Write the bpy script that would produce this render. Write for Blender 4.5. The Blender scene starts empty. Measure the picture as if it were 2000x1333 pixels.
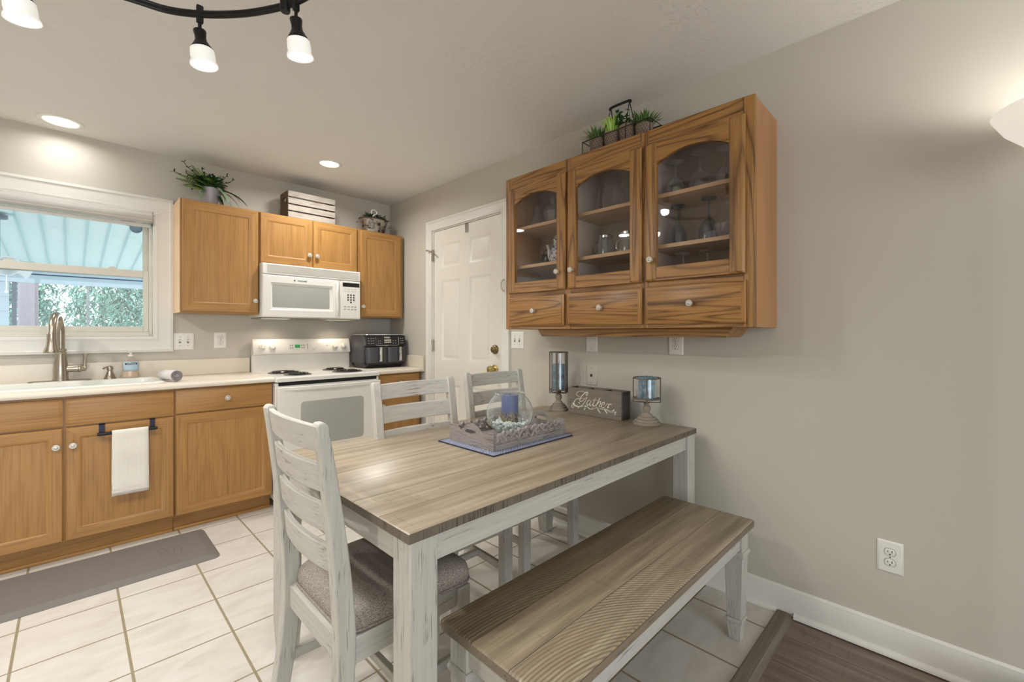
import bpy, bmesh, math, random
from math import sin, cos, pi, radians
from mathutils import Vector, Matrix
random.seed(7)
S = bpy.context.scene
C = bpy.context.collection

# ------------------------------------------------------------------ camera, world, exposure
YAW = 0.7981
cam_d = bpy.data.cameras.new('camera'); cam = bpy.data.objects.new('camera', cam_d); C.objects.link(cam)
cam.location = (0, 0, 1.215); cam.rotation_euler = (pi / 2, 0, -YAW)
cam_d.sensor_width = 36; cam_d.lens = 864 / 2000 * 36
cam_d.shift_x = -0.0128; cam_d.shift_y = -0.0072; cam_d.clip_start = 0.02
S.camera = cam
S.view_settings.view_transform = 'Standard'; S.view_settings.look = 'None'
S.view_settings.gamma = 1; S.view_settings.use_curve_mapping = False
S.view_settings.exposure = 0.30
S.cycles.max_bounces = 8; S.cycles.diffuse_bounces = 5; S.cycles.glossy_bounces = 4
S.cycles.transparent_max_bounces = 24; S.cycles.transmission_bounces = 6
S.cycles.caustics_reflective = False; S.cycles.caustics_refractive = False
S.cycles.sample_clamp_indirect = 6
S.cycles.use_denoising = True
w = bpy.data.worlds.new('sky'); S.world = w; w.use_nodes = True
w.node_tree.nodes['Background'].inputs[0].default_value = (0.93, 0.98, 1.0, 1)
w.node_tree.nodes['Background'].inputs[1].default_value = 4.5

XW, YB, CE = 2.17, 3.96, 2.466          # right wall, back wall, ceiling

def lamp(name, kind, loc, power, color=(1, 0.98, 0.95), size=0.1, rot=(0, 0, 0), parent=None, **kw):
    d = bpy.data.lights.new(name, kind); d.energy = power; d.color = color
    if kind == 'AREA':
        d.shape = kw.get('shape', 'DISK'); d.size = size
        if 'size_y' in kw: d.size_y = kw['size_y']
        if 'spread' in kw: d.spread = kw['spread']
    else: d.shadow_soft_size = size
    if kind == 'SPOT': d.spot_size = kw.get('spot', 2.0); d.spot_blend = kw.get('blend', 0.6)
    o = bpy.data.objects.new(name, d); C.objects.link(o); o.location = loc; o.rotation_euler = rot
    if parent: o.parent = parent
    if kw.get('portal'): d.cycles.is_portal = True
    return o

# daylight openings (kitchen window, unseen patio opening added behind the camera for brightness)
lamp('window_portal', 'AREA', (-0.3, 4.2, 1.62), 1, size=1.5, size_y=1.0, shape='RECTANGLE', rot=(-pi / 2, 0, 0), portal=True)
lamp('added_patio_portal', 'AREA', (-0.4, -3.05, 1.15), 1, size=3.0, size_y=2.1, shape='RECTANGLE', rot=(pi / 2, 0, 0), portal=True)


# ------------------------------------------------------------------ node helpers
class NT:
    def __init__(s, name):
        s.m = bpy.data.materials.new(name); s.m.use_nodes = True
        s.t = s.m.node_tree; s.t.nodes.clear()
        s.out = s.t.nodes.new('ShaderNodeOutputMaterial')
        s.oi = None
    def n(s, typ, ins=None, **props):
        nd = s.t.nodes.new('ShaderNode' + typ)
        for k, v in props.items(): setattr(nd, k, v)
        for k, v in (ins or {}).items():
            if hasattr(v, 'is_linked'): s.t.links.new(v, nd.inputs[k])
            else: nd.inputs[k].default_value = v
        return nd
    def math(s, op, a, b=0.0, c=0.0):
        return s.n('Math', {0: a, 1: b, 2: c}, operation=op).outputs[0]
    def ramp(s, fac, stops, interp='LINEAR'):
        r = s.n('ValToRGB', {0: fac}); r.color_ramp.interpolation = interp
        e = r.color_ramp.elements
        while len(e) < len(stops): e.new(0.5)
        for el, (p, c) in zip(e, stops):
            el.position = p; el.color = (c, c, c, 1) if isinstance(c, (int, float)) else (*c, 1)
        return r.outputs[0]
    def mix(s, fac, a, b, blend='MIX'):
        r = s.n('MixRGB', blend_type=blend)
        for i, v in enumerate((fac, a, b)):
            if hasattr(v, 'is_linked'): s.t.links.new(v, r.inputs[i])
            else: r.inputs[i].default_value = v if i == 0 else (*v, 1)
        return r.outputs[0]
    def coords(s, scale=(1, 1, 1), rand=0.0, loc=(0, 0, 0), rot=(0, 0, 0)):
        v = s.n('TexCoord').outputs['Object']
        if rand:
            r = s.n('ObjectInfo').outputs['Random']
            k = s.math('MULTIPLY', r, rand)
            cb = s.n('CombineXYZ', {0: k, 1: s.math('MULTIPLY', k, 0.73), 2: s.math('MULTIPLY', k, 1.37)}).outputs[0]
            v = s.n('VectorMath', {0: v, 1: cb}, operation='ADD').outputs[0]
        return s.n('Mapping', {0: v, 'Scale': scale, 'Location': loc, 'Rotation': rot}).outputs[0]
    def noise(s, vec, scale, detail=2.0, rough=0.5, dist=0.0):
        return s.n('TexNoise', {'Vector': vec, 'Scale': scale, 'Detail': detail, 'Roughness': rough, 'Distortion': dist}).outputs[0]
    def bsdf(s, color, rough=0.5, metal=0.0, bump=None, bstr=0.2, bdist=0.002, **ins):
        d = {'Base Color': color if hasattr(color, 'is_linked') else (*color, 1), 'Roughness': rough, 'Metallic': metal}
        d.update(ins)
        b = s.n('BsdfPrincipled', d)
        if bump is not None:
            bn = s.n('Bump', {'Height': bump, 'Strength': bstr, 'Distance': bdist}); s.t.links.new(bn.outputs[0], b.inputs['Normal'])
        s.t.links.new(b.outputs[0], s.out.inputs[0])
        return s.m

def rgb(r, g, b):
    f = lambda c: (c / 255 / 12.92) if c <= 10 else ((c / 255 + 0.055) / 1.055) ** 2.4
    return (f(r), f(g), f(b))

def plain(name, col, rough=0.5, metal=0.0, var=0.06, scale=14.0, bump=0.0, **kw):
    t = NT(name); v = t.coords(rand=5)
    nz = t.noise(v, scale, 3)
    lo = tuple(c * (1 - var) for c in col); hi = tuple(min(1, c * (1 + var)) for c in col)
    return t.bsdf(t.mix(nz, lo, hi), rough, metal, bump=nz if bump else None, bstr=bump, **kw)

def axis_scale(axis, along, across):
    return tuple(along if a == axis else across for a in 'XYZ')

def oak(name, axis, light, mid, dark, contrast=1.0, rough=0.38, freq=9.0, sc=1.0, ring_k=.62, pore_k=.33, along=.16):
    t = NT(name)
    v = t.coords(axis_scale(axis, along * sc, 1.6 * sc), rand=17)
    big = t.noise(v, 3.0, 1.5, 0.45, 0.25)
    ring = t.math('PINGPONG', t.math('MULTIPLY', big, freq), 0.5)
    line = t.ramp(ring, [(0.0, 1.0), (0.10, 0.55), (0.28, 0.0)])
    v2 = t.coords(axis_scale(axis, 2.2, 110.0), rand=17)
    pore = t.ramp(t.noise(v2, 1.6, 3, 0.6), [(0.46, 0.0), (0.68, 1.0)])
    v3 = t.coords(axis_scale(axis, 0.5, 3.0), rand=17)
    tone = t.noise(v3, 1.5, 2)
    col = t.mix(tone, mid, light)
    g = t.math('ADD', t.math('MULTIPLY', line, ring_k * contrast), t.math('MULTIPLY', pore, pore_k * contrast))
    col = t.mix(t.math('MINIMUM', g, 0.92), col, dark)
    return t.bsdf(col, rough, bump=g, bstr=0.08, bdist=-0.001)

def oakset(pre, light, mid, dark, **k): return {a: oak(pre + '_' + a.lower(), a, light, mid, dark, **k) for a in 'XYZ'}

KIT = oakset('kitchen_oak', rgb(182, 137, 80), rgb(163, 118, 62), rgb(110, 73, 34), contrast=0.8, freq=8.0, ring_k=.24, pore_k=.5)
WAL = oakset('bold_grain_oak', rgb(178, 132, 76), rgb(158, 112, 60), rgb(84, 52, 24), contrast=1.1, freq=14.0, sc=1.8, along=.10, pore_k=.42)
LITE = oakset('pale_oak', rgb(205, 170, 130), rgb(190, 152, 110), rgb(160, 118, 76), contrast=0.5, freq=6.0)

def distressed(name, axis, base, wear, amount=0.60, rough=0.55):
    t = NT(name)
    v = t.coords(axis_scale(axis, 9.0, 170.0), rand=11)
    a = t.noise(v, 1.3, 4, 0.62)
    v2 = t.coords((5, 5, 5), rand=11); b = t.noise(v2, 1.4, 3)
    k = t.math('ADD', a, t.math('MULTIPLY', t.math('SUBTRACT', b, 0.5), 0.42))
    m = t.ramp(k, [(amount, 0.0), (amount + 0.10, 0.75)])
    v3 = t.coords(axis_scale(axis, 2.4, 64.0), rand=11)
    soft = t.noise(v3, 1.6, 3)
    base_c = t.mix(soft, tuple(c * 0.72 for c in base), tuple(min(1, c * 1.08) for c in base))
    return t.bsdf(t.mix(m, base_c, wear), rough, bump=m, bstr=0.25, bdist=-0.001)

WHT = {a: distressed('distressed_white_' + a.lower(), a, rgb(199, 196, 188), rgb(112, 106, 98)) for a in 'XYZ'}

def weathered(name, axis, plank_axis, plank_w, seam_off, light, mid, dark, saw=0.0, rough=0.45):
    """stained plank top: seams, long streaks, fine cross checks, optional saw-mark arcs"""
    t = NT(name)
    sep = t.n('SeparateXYZ', {0: t.n('TexCoord').outputs['Object']})
    pa = sep.outputs['XYZ'.index(plank_axis)]
    q = t.math('DIVIDE', t.math('ADD', pa, seam_off), plank_w)
    fr = t.math('FRACT', q); idx = t.math('FLOOR', q)
    seam = t.math('ADD', t.math('LESS_THAN', fr, 0.008), t.math('GREATER_THAN', fr, 0.992))
    off = t.n('CombineXYZ', {0: t.math('MULTIPLY', idx, 3.7), 1: t.math('MULTIPLY', idx, 1.9), 2: t.math('MULTIPLY', idx, 5.3)}).outputs[0]
    base = t.n('VectorMath', {0: t.n('TexCoord').outputs['Object'], 1: off}, operation='ADD').outputs[0]
    mp = lambda al, ac: t.n('Mapping', {0: base, 'Scale': axis_scale(axis, al, ac)}).outputs[0]
    streak = t.noise(mp(0.9, 16.0), 1.7, 4, 0.6, 0.3)
    fine = t.noise(mp(5.0, 120.0), 1.3, 3, 0.6)
    cross = t.ramp(t.noise(mp(70.0, 9.0), 1.2, 3, 0.6), [(0.60, 0.0), (0.72, 0.7)])
    col = t.ramp(streak, [(0.22, dark), (0.50, mid), (0.72, light)])
    col = t.mix(t.math('MULTIPLY', t.ramp(fine, [(0.45, 0.0), (0.7, 1.0)]), 0.35), col, dark)
    col = t.mix(t.math('MULTIPLY', cross, 0.45), col, tuple(c * 0.6 for c in dark))
    if saw:
        wob = t.n('Mapping', {0: t.n('TexCoord').outputs['Object'], 'Location': (-0.05, 0.37, 0), 'Scale': (1.0, 1.0, 0.0)}).outputs[0]
        wv = t.n('TexWave', {'Vector': wob, 'Scale': 29.0, 'Distortion': 1.0, 'Detail': 2.0, 'Detail Scale': 0.8}, wave_type='RINGS', rings_direction='Z').outputs[1]
        pm = t.math('ABSOLUTE', t.math('SINE', t.math('MULTIPLY', t.math('ADD', idx, 0.5), 1.5708)))
        alt = t.math('MODULO', t.math('ADD', idx, 10.0), 2.0)
        patch = t.ramp(t.noise(mp(1.6, 5.0), 1.2, 2), [(0.30, 0.25), (0.55, 1.0)])
        k = t.math('MULTIPLY', t.math('MULTIPLY', t.ramp(wv, [(0.35, 0.0), (0.85, 1.0)]), patch), t.math('ADD', 0.12, t.math('MULTIPLY', t.math('SUBTRACT', 1.0, alt), saw)))
        col = t.mix(k, col, tuple(c * 0.62 for c in dark))
    col = t.mix(seam, col, tuple(c * 0.38 for c in dark))
    return t.bsdf(col, rough, bump=t.math('ADD', streak, t.math('MULTIPLY', seam, -2.0)), bstr=0.12, bdist=0.001)

# surfaces
def wall_mat(name, col, bump_scale=180, bs=0.05):
    t = NT(name); v = t.coords()
    n1 = t.noise(v, 1.2, 2); n2 = t.noise(v, bump_scale, 3)
    return t.bsdf(t.mix(n1, tuple(c * 0.97 for c in col), tuple(c * 1.03 for c in col)), 0.7, bump=n2, bstr=bs, bdist=0.001)
M_WALL = wall_mat('greige_wall_paint', rgb(197, 192, 181))
def ceil_mat():
    t = NT('textured_ceiling_paint'); v = t.coords()
    a = t.ramp(t.noise(v, 34, 4, 0.6, 0.6), [(0.52, 0.0), (0.60, 1.0)])
    b = t.ramp(t.noise(v, 3.0, 2), [(0.40, 0.0), (0.62, 1.0)])
    return t.bsdf(rgb(230, 228, 225), 0.85, bump=t.math('MULTIPLY', a, b), bstr=0.35, bdist=0.004)
M_CEIL = ceil_mat()
def tile_mat():
    t = NT('cream_floor_tile')
    tc = t.n('TexCoord').outputs['Object']; sep = t.n('SeparateXYZ', {0: tc})
    P, PY = 0.3075, 0.3115
    fx = t.math('ABSOLUTE', t.math('SUBTRACT', t.math('FRACT', t.math('DIVIDE', t.math('ADD', sep.outputs[0], P * 20.5 - 0.153), P)), 0.5))
    fy = t.math('ABSOLUTE', t.math('SUBTRACT', t.math('FRACT', t.math('DIVIDE', t.math('ADD', sep.outputs[1], PY * 20.5 - 2.425), PY)), 0.5))
    gx = t.math('LESS_THAN', fx, 0.0145); gy = t.math('LESS_THAN', fy, 0.0125)
    g = t.math('MAXIMUM', gx, gy)
    n1 = t.noise(t.n('Mapping', {0: tc, 'Rotation': (0, 0, 0.6), 'Scale': (1, 2.6, 1)}).outputs[0], 4.5, 4, 0.55, 0.8); n2 = t.noise(tc, 60, 2)
    c = t.ramp(n1, [(0.30, rgb(200, 194, 185)), (0.55, rgb(213, 208, 201)), (0.8, rgb(221, 217, 212))])
    gc = t.mix(n2, rgb(134, 122, 96), rgb(160, 148, 122))
    c = t.mix(g, c, gc)
    r = t.math('ADD', 0.30, t.math('MULTIPLY', g, 0.5))
    return t.bsdf(c, r, bump=t.math('SUBTRACT', 1.0, g), bstr=0.5, bdist=0.003)
M_TILE = tile_mat()
M_VINYL = weathered('dark_plank_floor', 'Y', 'X', 0.18, 3.03, rgb(150, 132, 120), rgb(124, 107, 96), rgb(86, 72, 64), rough=0.35)
M_TRIM = plain('white_trim_paint', rgb(226, 224, 218), 0.4, var=0.02)
M_DOORP = plain('white_door_paint', rgb(228, 224, 214), 0.42, var=0.015)
M_WHITE = plain('white_enamel', rgb(232, 230, 224), 0.25, var=0.012)
M_WPLAST = plain('white_plastic', rgb(234, 232, 226), 0.4, var=0.012)
M_VINYLW = plain('cream_window_vinyl', rgb(214, 210, 198), 0.4, var=0.02)
M_DARK = plain('dark_gap', rgb(30, 27, 24), 0.8)
M_BLACK = plain('black_metal', rgb(28, 27, 28), 0.45, 0.3)
M_BLKPL = plain('black_gloss_plastic', rgb(26, 26, 28), 0.22)
M_CHAR = plain('charcoal_plastic', rgb(76, 76, 80), 0.38, 0.35, var=0.03)
M_STEEL = plain('brushed_nickel', rgb(176, 166, 152), 0.28, 1.0, var=0.05)
M_CHROME = plain('bright_chrome', rgb(206, 206, 206), 0.15, 1.0, var=0.02)
M_BRASS = plain('polished_brass', rgb(196, 176, 118), 0.22, 1.0)
M_ABRASS = plain('antique_brass', rgb(128, 112, 78), 0.35, 1.0)
M_COUNT = plain('cream_laminate', rgb(226, 216, 200), 0.32, var=0.02, scale=60)
M_SINK = plain('white_sink', rgb(226, 226, 220), 0.18, var=0.01)
M_KNOB = plain('pewter_white_knob', rgb(206, 200, 190), 0.3, 0.35)
M_GREY_GLASS = plain('grey_oven_glass', rgb(172, 174, 168), 0.14, var=0.02)
M_MATGREY = plain('grey_rubber_mat', rgb(116, 112, 109), 0.5, var=0.04, bump=0.05)
M_NAVY = plain('navy_bracket', rgb(42, 42, 62), 0.5, 0.2)
M_PAPER = plain('white_print', rgb(240, 238, 232), 0.6)
M_SHADE = plain('roller_fabric', rgb(190, 186, 182), 0.8, var=0.03)
M_SHADEL = plain('roller_rail', rgb(214, 212, 208), 0.5, var=0.02)

def emit(name, col, strength, base=(0.9, 0.9, 0.9)):
    t = NT(name); v = t.coords(); n = t.noise(v, 5, 1)
    c = t.mix(n, tuple(x * 0.97 for x in col), col)
    return t.bsdf(base, 0.4, **{'Emission Color': c, 'Emission Strength': strength})

def thin_glass(name, tint=(1, 1, 1), ior=1.45, rough=0.02, edge=0.0, milk=0.0, milk_col=(0.9, 0.9, 0.9), refl=1.0):
    t = NT(name)
    fr = t.math('MULTIPLY', t.n('Fresnel', {'IOR': ior}).outputs[0], t.math('MULTIPLY', refl, t.math('SUBTRACT', 1.0, t.n('NewGeometry').outputs['Backfacing'])))
    v = t.coords(rand=3); nz = t.noise(v, 3.0, 1)
    tr = t.n('BsdfTransparent', {0: t.mix(nz, tuple(c * 0.985 for c in tint), tint)}).outputs[0]
    gl = t.n('BsdfGlossy', {'Color': (1, 1, 1, 1), 'Roughness': rough}).outputs[0]
    body = tr
    if milk or edge:
        lw = t.n('LayerWeight', {0: 0.35}).outputs[1]
        k = t.math('MINIMUM', t.math('ADD', milk, t.math('MULTIPLY', t.math('POWER', lw, 2.0), edge)), 1.0)  # edge whitens glass outlines with diffuse colour, standing in for highlights
        df = t.n('BsdfDiffuse', {0: (*milk_col, 1)}).outputs[0]
        mm = t.n('MixShader'); t.t.links.new(k, mm.inputs[0]); t.t.links.new(tr, mm.inputs[1]); t.t.links.new(df, mm.inputs[2]); body = mm.outputs[0]
    mx = t.n('MixShader'); t.t.links.new(fr, mx.inputs[0]); t.t.links.new(body, mx.inputs[1]); t.t.links.new(gl, mx.inputs[2])
    t.t.links.new(mx.outputs[0], t.out.inputs[0])
    return t.m
M_PANE = thin_glass('window_glass', (0.97, 1, 1))
M_CABGL = thin_glass('cabinet_glass', (0.97, 0.965, 0.97), 1.6)
M_GLASS = thin_glass('clear_glassware', (0.95, 0.96, 0.96), 1.5, 0.03, edge=0.85, milk=0.06, milk_col=(0.84, 0.87, 0.87), refl=2.2)
M_SMOKE = thin_glass('smoked_glassware', (0.55, 0.60, 0.68), 1.5, 0.04, edge=0.3, milk=0.04, milk_col=(0.40, 0.45, 0.50), refl=1.8)
M_CRYST = thin_glass('cut_crystal', (0.82, 0.86, 0.84), 1.6, 0.12, edge=0.5, milk=0.13, milk_col=(0.72, 0.77, 0.74), refl=1.6)
M_PEBBLE = thin_glass('clear_pebble_glass', (0.86, 0.92, 0.90), 1.7, 0.06, edge=0.35, milk=0.62, milk_col=(0.95, 0.98, 0.96))

def leafm(name, a, b, scale=30, rough=.5):
    t = NT(name); v = t.coords(rand=9)
    return t.bsdf(t.mix(t.noise(v, scale, 2), a, b), rough, **{'Specular IOR Level': .5 if rough < .8 else .1})
M_LEAF = leafm('mid_green_leaf', rgb(58, 92, 40), rgb(104, 138, 66))
M_DLEAF = leafm('dark_green_leaf', rgb(28, 58, 34), rgb(60, 104, 54))
M_FERN = leafm('fern_green', rgb(84, 118, 44), rgb(126, 156, 66))
M_LIME = leafm('lime_lettuce_green', rgb(120, 166, 50), rgb(176, 206, 96))
M_SAGE = leafm('sage_leaf', rgb(104, 126, 96), rgb(156, 172, 140))
M_BERRY = plain('dark_blue_berry', rgb(52, 56, 78), 0.45)
M_TWIG = plain('brown_twig', rgb(74, 68, 46), 0.7)
M_SUCC = leafm('dusky_succulent', rgb(24, 34, 30), rgb(56, 72, 54))

# ------------------------------------------------------------------ mesh builder
class MB:
    def __init__(s): s.v = []; s.f = []; s.mi = []
    def add(s, vs, fs, mi=0):
        o = len(s.v); s.v += [tuple(p) for p in vs]
        s.f += [tuple(i + o for i in f) for f in fs]
        s.mi += (mi if isinstance(mi, list) else [mi] * len(fs)); return s
    def box(s, x0, x1, y0, y1, z0, z1, mi=0):
        vs = [(x, y, z) for z in (z0, z1) for y in (y0, y1) for x in (x0, x1)]
        return s.add(vs, [(0, 2, 3, 1), (4, 5, 7, 6), (0, 1, 5, 4), (2, 6, 7, 3), (0, 4, 6, 2), (1, 3, 7, 5)], mi)
    def hexa(s, b, t, mi=0):     # b, t : 4 pts each (loop order)
        return s.add(list(b) + list(t), [(3, 2, 1, 0), (4, 5, 6, 7)] + [(i, (i + 1) % 4, 4 + (i + 1) % 4, 4 + i) for i in range(4)], mi)
    def prism(s, poly, axis, a, b, mi=0):
        def P(p, h): return (h, *p) if axis == 'x' else ((p[0], h, p[1]) if axis == 'y' else (*p, h))
        n = len(poly)
        return s.add([P(p, a) for p in poly] + [P(p, b) for p in poly],
                     [tuple(range(n))[::-1], tuple(range(n, 2 * n))] + [(i, (i + 1) % n, n + (i + 1) % n, n + i) for i in range(n)], mi)
    def rings(s, loops, close=True, cap0=True, cap1=True, mi=0, mis=None):
        n = len(loops[0]); vs = [p for l in loops for p in l]; fs = []; ms = []
        for k in range(len(loops) - 1):
            for i in range(n if close else n - 1):
                j = (i + 1) % n
                fs.append((k * n + i, k * n + j, (k + 1) * n + j, (k + 1) * n + i)); ms.append(mis[i] if mis else mi)
        if cap0: fs.append(tuple(range(n))[::-1]); ms.append(mi)
        if cap1: fs.append(tuple(range((len(loops) - 1) * n, len(loops) * n))); ms.append(mi)
        return s.add(vs, fs, ms)
    def lathe(s, prof, c=(0, 0, 0), n=24, mat=None, mi=0, sy=1.0, caps=True):
        loops = []
        for r, h in prof:
            r = max(r, 1e-5)
            loops.append([(r * cos(2 * pi * i / n), r * sy * sin(2 * pi * i / n), h) for i in range(n)])
        M = mat or Matrix.Identity(3)
        loops = [[tuple(Vector(c) + M @ Vector(p)) for p in l] for l in loops]
        return s.rings(loops, cap0=caps, cap1=caps, mi=mi)
    def tube(s, pts, r, n=8, closed=False, mi=0, flat=1.0):
        pts = [Vector(p) for p in pts]; N = len(pts)
        rs = r if isinstance(r, (list, tuple)) else [r] * N
        T = []
        for i in range(N):
            a = pts[(i - 1) % N] if closed or i > 0 else pts[i]; b = pts[(i + 1) % N] if closed or i < N - 1 else pts[i]
            T.append((b - a).normalized())
        u = T[0].orthogonal().normalized(); loops = []
        for i in range(N):
            u = (u - T[i] * u.dot(T[i]))
            u = u.normalized() if u.length > 1e-6 else T[i].orthogonal().normalized()
            w_ = T[i].cross(u)
            loops.append([tuple(pts[i] + (u * cos(2 * pi * k / n) + w_ * sin(2 * pi * k / n) * flat) * rs[i]) for k in range(n)])
        if closed: loops.append(loops[0])
        return s.rings(loops, cap0=not closed, cap1=not closed, mi=mi)
    def bar(s, p, q, r, n=6, mi=0): return s.tube([p, q], r, n, mi=mi)
    def rectbar(s, p, q, wx, wz, up=(0, 0, 1), mi=0):
        p, q = Vector(p), Vector(q); d = (q - p).normalized(); a = d.cross(Vector(up)).normalized() * wx / 2; b = a.cross(d).normalized() * wz / 2
        lp = lambda o: [tuple(o + a + b), tuple(o - a + b), tuple(o - a - b), tuple(o + a - b)]
        return s.hexa(lp(p), lp(q), mi)
    def leaf(s, base, d, length, width, droop=0.3, n=5, mi=0, side=None, cup=0.15):
        base = Vector(base); d = Vector(d).normalized(); g = Vector((0, 0, -1))
        sd = Vector(side) if side else d.cross(Vector((0, 0, 1)))
        if sd.length < 1e-3: sd = Vector((1, 0, 0))
        sd.normalize(); vs = []; fs = []; p = base.copy(); dd = d.copy()
        for i in range(n + 1):
            t = i / n; wd = width * 0.5 * (sin(pi * min(1, 0.12 + 0.88 * t)) ** 0.7 if t < 1 else 0.02)
            up = sd.cross(dd).normalized()
            vs += [tuple(p - sd * wd + up * wd * cup), tuple(p), tuple(p + sd * wd + up * wd * cup)]
            dd = (dd + g * droop / n * 1.6).normalized(); p = p + dd * length / n
        for i in range(n):
            a = i * 3
            fs += [(a, a + 1, a + 4, a + 3), (a + 1, a + 2, a + 5, a + 4)]
        return s.add(vs, fs, mi)
    def sphere(s, c, r, n=10, m=7, mi=0, sz=1.0):
        return s.lathe([(r * sin(pi * i / m), -r * cos(pi * i / m) * sz) for i in range(m + 1)], c, n, mi=mi)

SHARP = radians(38)
def obj(name, mb, mats, parent=None, bevel=0.0, seg=2, sharp=SHARP, world=False, recalc=True, solid=0.0, sub=0):
    me = bpy.data.meshes.new(name)
    off = Vector(parent.location) if (parent and world) else Vector((0, 0, 0))
    root = parent
    while parent and world and root.parent is not None: root = root.parent; off += Vector(root.location)
    me.from_pydata([tuple(Vector(p) - off) for p in mb.v], [], mb.f)
    mats = mats if isinstance(mats, (list, tuple)) else [mats]
    for m in mats: me.materials.append(m)
    me.polygons.foreach_set('material_index', mb.mi)
    if recalc:
        bm = bmesh.new(); bm.from_mesh(me); bmesh.ops.remove_doubles(bm, verts=bm.verts, dist=1e-6)
        bmesh.ops.recalc_face_normals(bm, faces=bm.faces); bm.to_mesh(me); bm.free()
    me.polygons.foreach_set('use_smooth', [True] * len(me.polygons))
    me.set_sharp_from_angle(angle=sharp)
    o = bpy.data.objects.new(name, me); C.objects.link(o)
    if parent: o.parent = parent
    if solid:
        md = o.modifiers.new('thick', 'SOLIDIFY'); md.thickness = solid; md.offset = 0
    if bevel:
        md = o.modifiers.new('bev', 'BEVEL'); md.width = bevel; md.segments = seg; md.limit_method = 'ANGLE'; md.angle_limit = radians(40)
    if sub:
        md = o.modifiers.new('sub', 'SUBSURF'); md.levels = sub; md.render_levels = sub
    return o
def tag(o, label, cat, group=None, kind=None):
    if label: o['label'] = label
    if cat: o['category'] = cat
    if group: o['group'] = group
    if kind: o['kind'] = kind
    return o
def thing(name, label, cat, loc=(0, 0, 0), rot=0.0, group=None, kind=None):
    o = bpy.data.objects.new(name, None); C.objects.link(o); o.empty_display_size = 0.05
    o.location = loc; o.rotation_euler = (0, 0, rot)
    return tag(o, label, cat, group, kind)
def struct(name, mb, mats, label=None, **k): return tag(obj(name, mb, mats, **k), label, None, kind='structure')
def copy_tree(o, parent=None):
    c = o.copy(); C.objects.link(c)
    if parent: c.parent = parent
    for ch in list(o.children): copy_tree(ch, c)
    return c
def cr(pts, n=8, closed=False):
    pts = [Vector(p) for p in pts]; out = []; N = len(pts)
    for i in range(N if closed else N - 1):
        P = lambda k: pts[k % N] if closed else pts[max(0, min(N - 1, k))]
        a, b, c, d = P(i - 1), P(i), P(i + 1), P(i + 2)
        for j in range(n):
            t = j / n
            out.append(0.5 * ((2 * b) + (c - a) * t + (2 * a - 5 * b + 4 * c - d) * t * t + (3 * b - a - 3 * c + d) * t ** 3))
    if not closed: out.append(pts[-1])
    return out
def text_mesh(name, body, size, mat, parent, M, depth=0.0006, align='CENTER'):
    cu = bpy.data.curves.new(name, 'FONT'); cu.body = body; cu.size = size; cu.align_x = align; cu.align_y = 'CENTER'; cu.extrude = depth; cu.resolution_u = 3
    o = bpy.data.objects.new(name, cu); C.objects.link(o)
    me = bpy.data.meshes.new_from_object(o.evaluated_get(bpy.context.evaluated_depsgraph_get()))
    bpy.data.objects.remove(o); me.materials.clear(); me.materials.append(mat); me.transform(M)
    o = bpy.data.objects.new(name, me); C.objects.link(o); o.parent = parent
    return o
# frame maps : (u along, v up, w out of wall) -> local xyz
def Fback(y): return lambda u, v, w_: (u, y - w_, v)          # faces -y, u = x
def Fright(x): return lambda u, v, w_: (x - w_, u, v)         # faces -x, u = y
def molded(mb, F, u0, u1, v0, v1, prof, mi=(0, 0, 0)):
    """rectangular panel from concentric rings; prof = [(inset, w)], mi = (stile, rail, panel) material slots"""
    loops = [[F(u0 + a, v0 + a, h), F(u1 - a, v0 + a, h), F(u1 - a, v1 - a, h), F(u0 + a, v1 - a, h)] for a, h in prof]
    n = 4; vs = [p for l in loops for p in l]; fs = [(3, 2, 1, 0)]; ms = [mi[2]]
    for k in range(len(loops) - 1):
        for i in range(4):
            j = (i + 1) % 4; fs.append((k * n + i, k * n + j, (k + 1) * n + j, (k + 1) * n + i)); ms.append(mi[1] if i in (0, 2) else mi[0])
    fs.append(tuple(range((len(loops) - 1) * n, len(loops) * n))); ms.append(mi[2])
    return mb.add(vs, fs, ms)
def fbox(mb, F, u0, u1, v0, v1, w0, w1, mi=0):
    a = [F(u0, v0, w0), F(u1, v0, w0), F(u1, v1, w0), F(u0, v1, w0)]; b = [F(u0, v0, w1), F(u1, v0, w1), F(u1, v1, w1), F(u0, v1, w1)]
    return mb.hexa(a, b, mi)
RY = Matrix.Rotation(-pi / 2, 3, 'Y')     # +z -> -x
RX = Matrix.Rotation(pi / 2, 3, 'X')      # +z -> -y
def knob(parent, F, u, v, w0, M, r=0.0165, name='knob', mat=None):
    mb = MB(); c = F(u, v, w0)
    mb.lathe([(0.0085, -0.001), (0.0085, 0.002), (0.006, 0.008), (0.0065, 0.012), (r * 0.9, 0.015), (r, 0.019), (r * 0.93, 0.0225), (r * 0.78, 0.0235), (r * 0.72, 0.0225), (r * 0.52, 0.0225), (r * 0.45, 0.0245), (r * 0.25, 0.0265), (0.0, 0.027)], c, 20, M)
    return obj(name, mb, mat or M_KNOB, parent, world=True)

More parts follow.
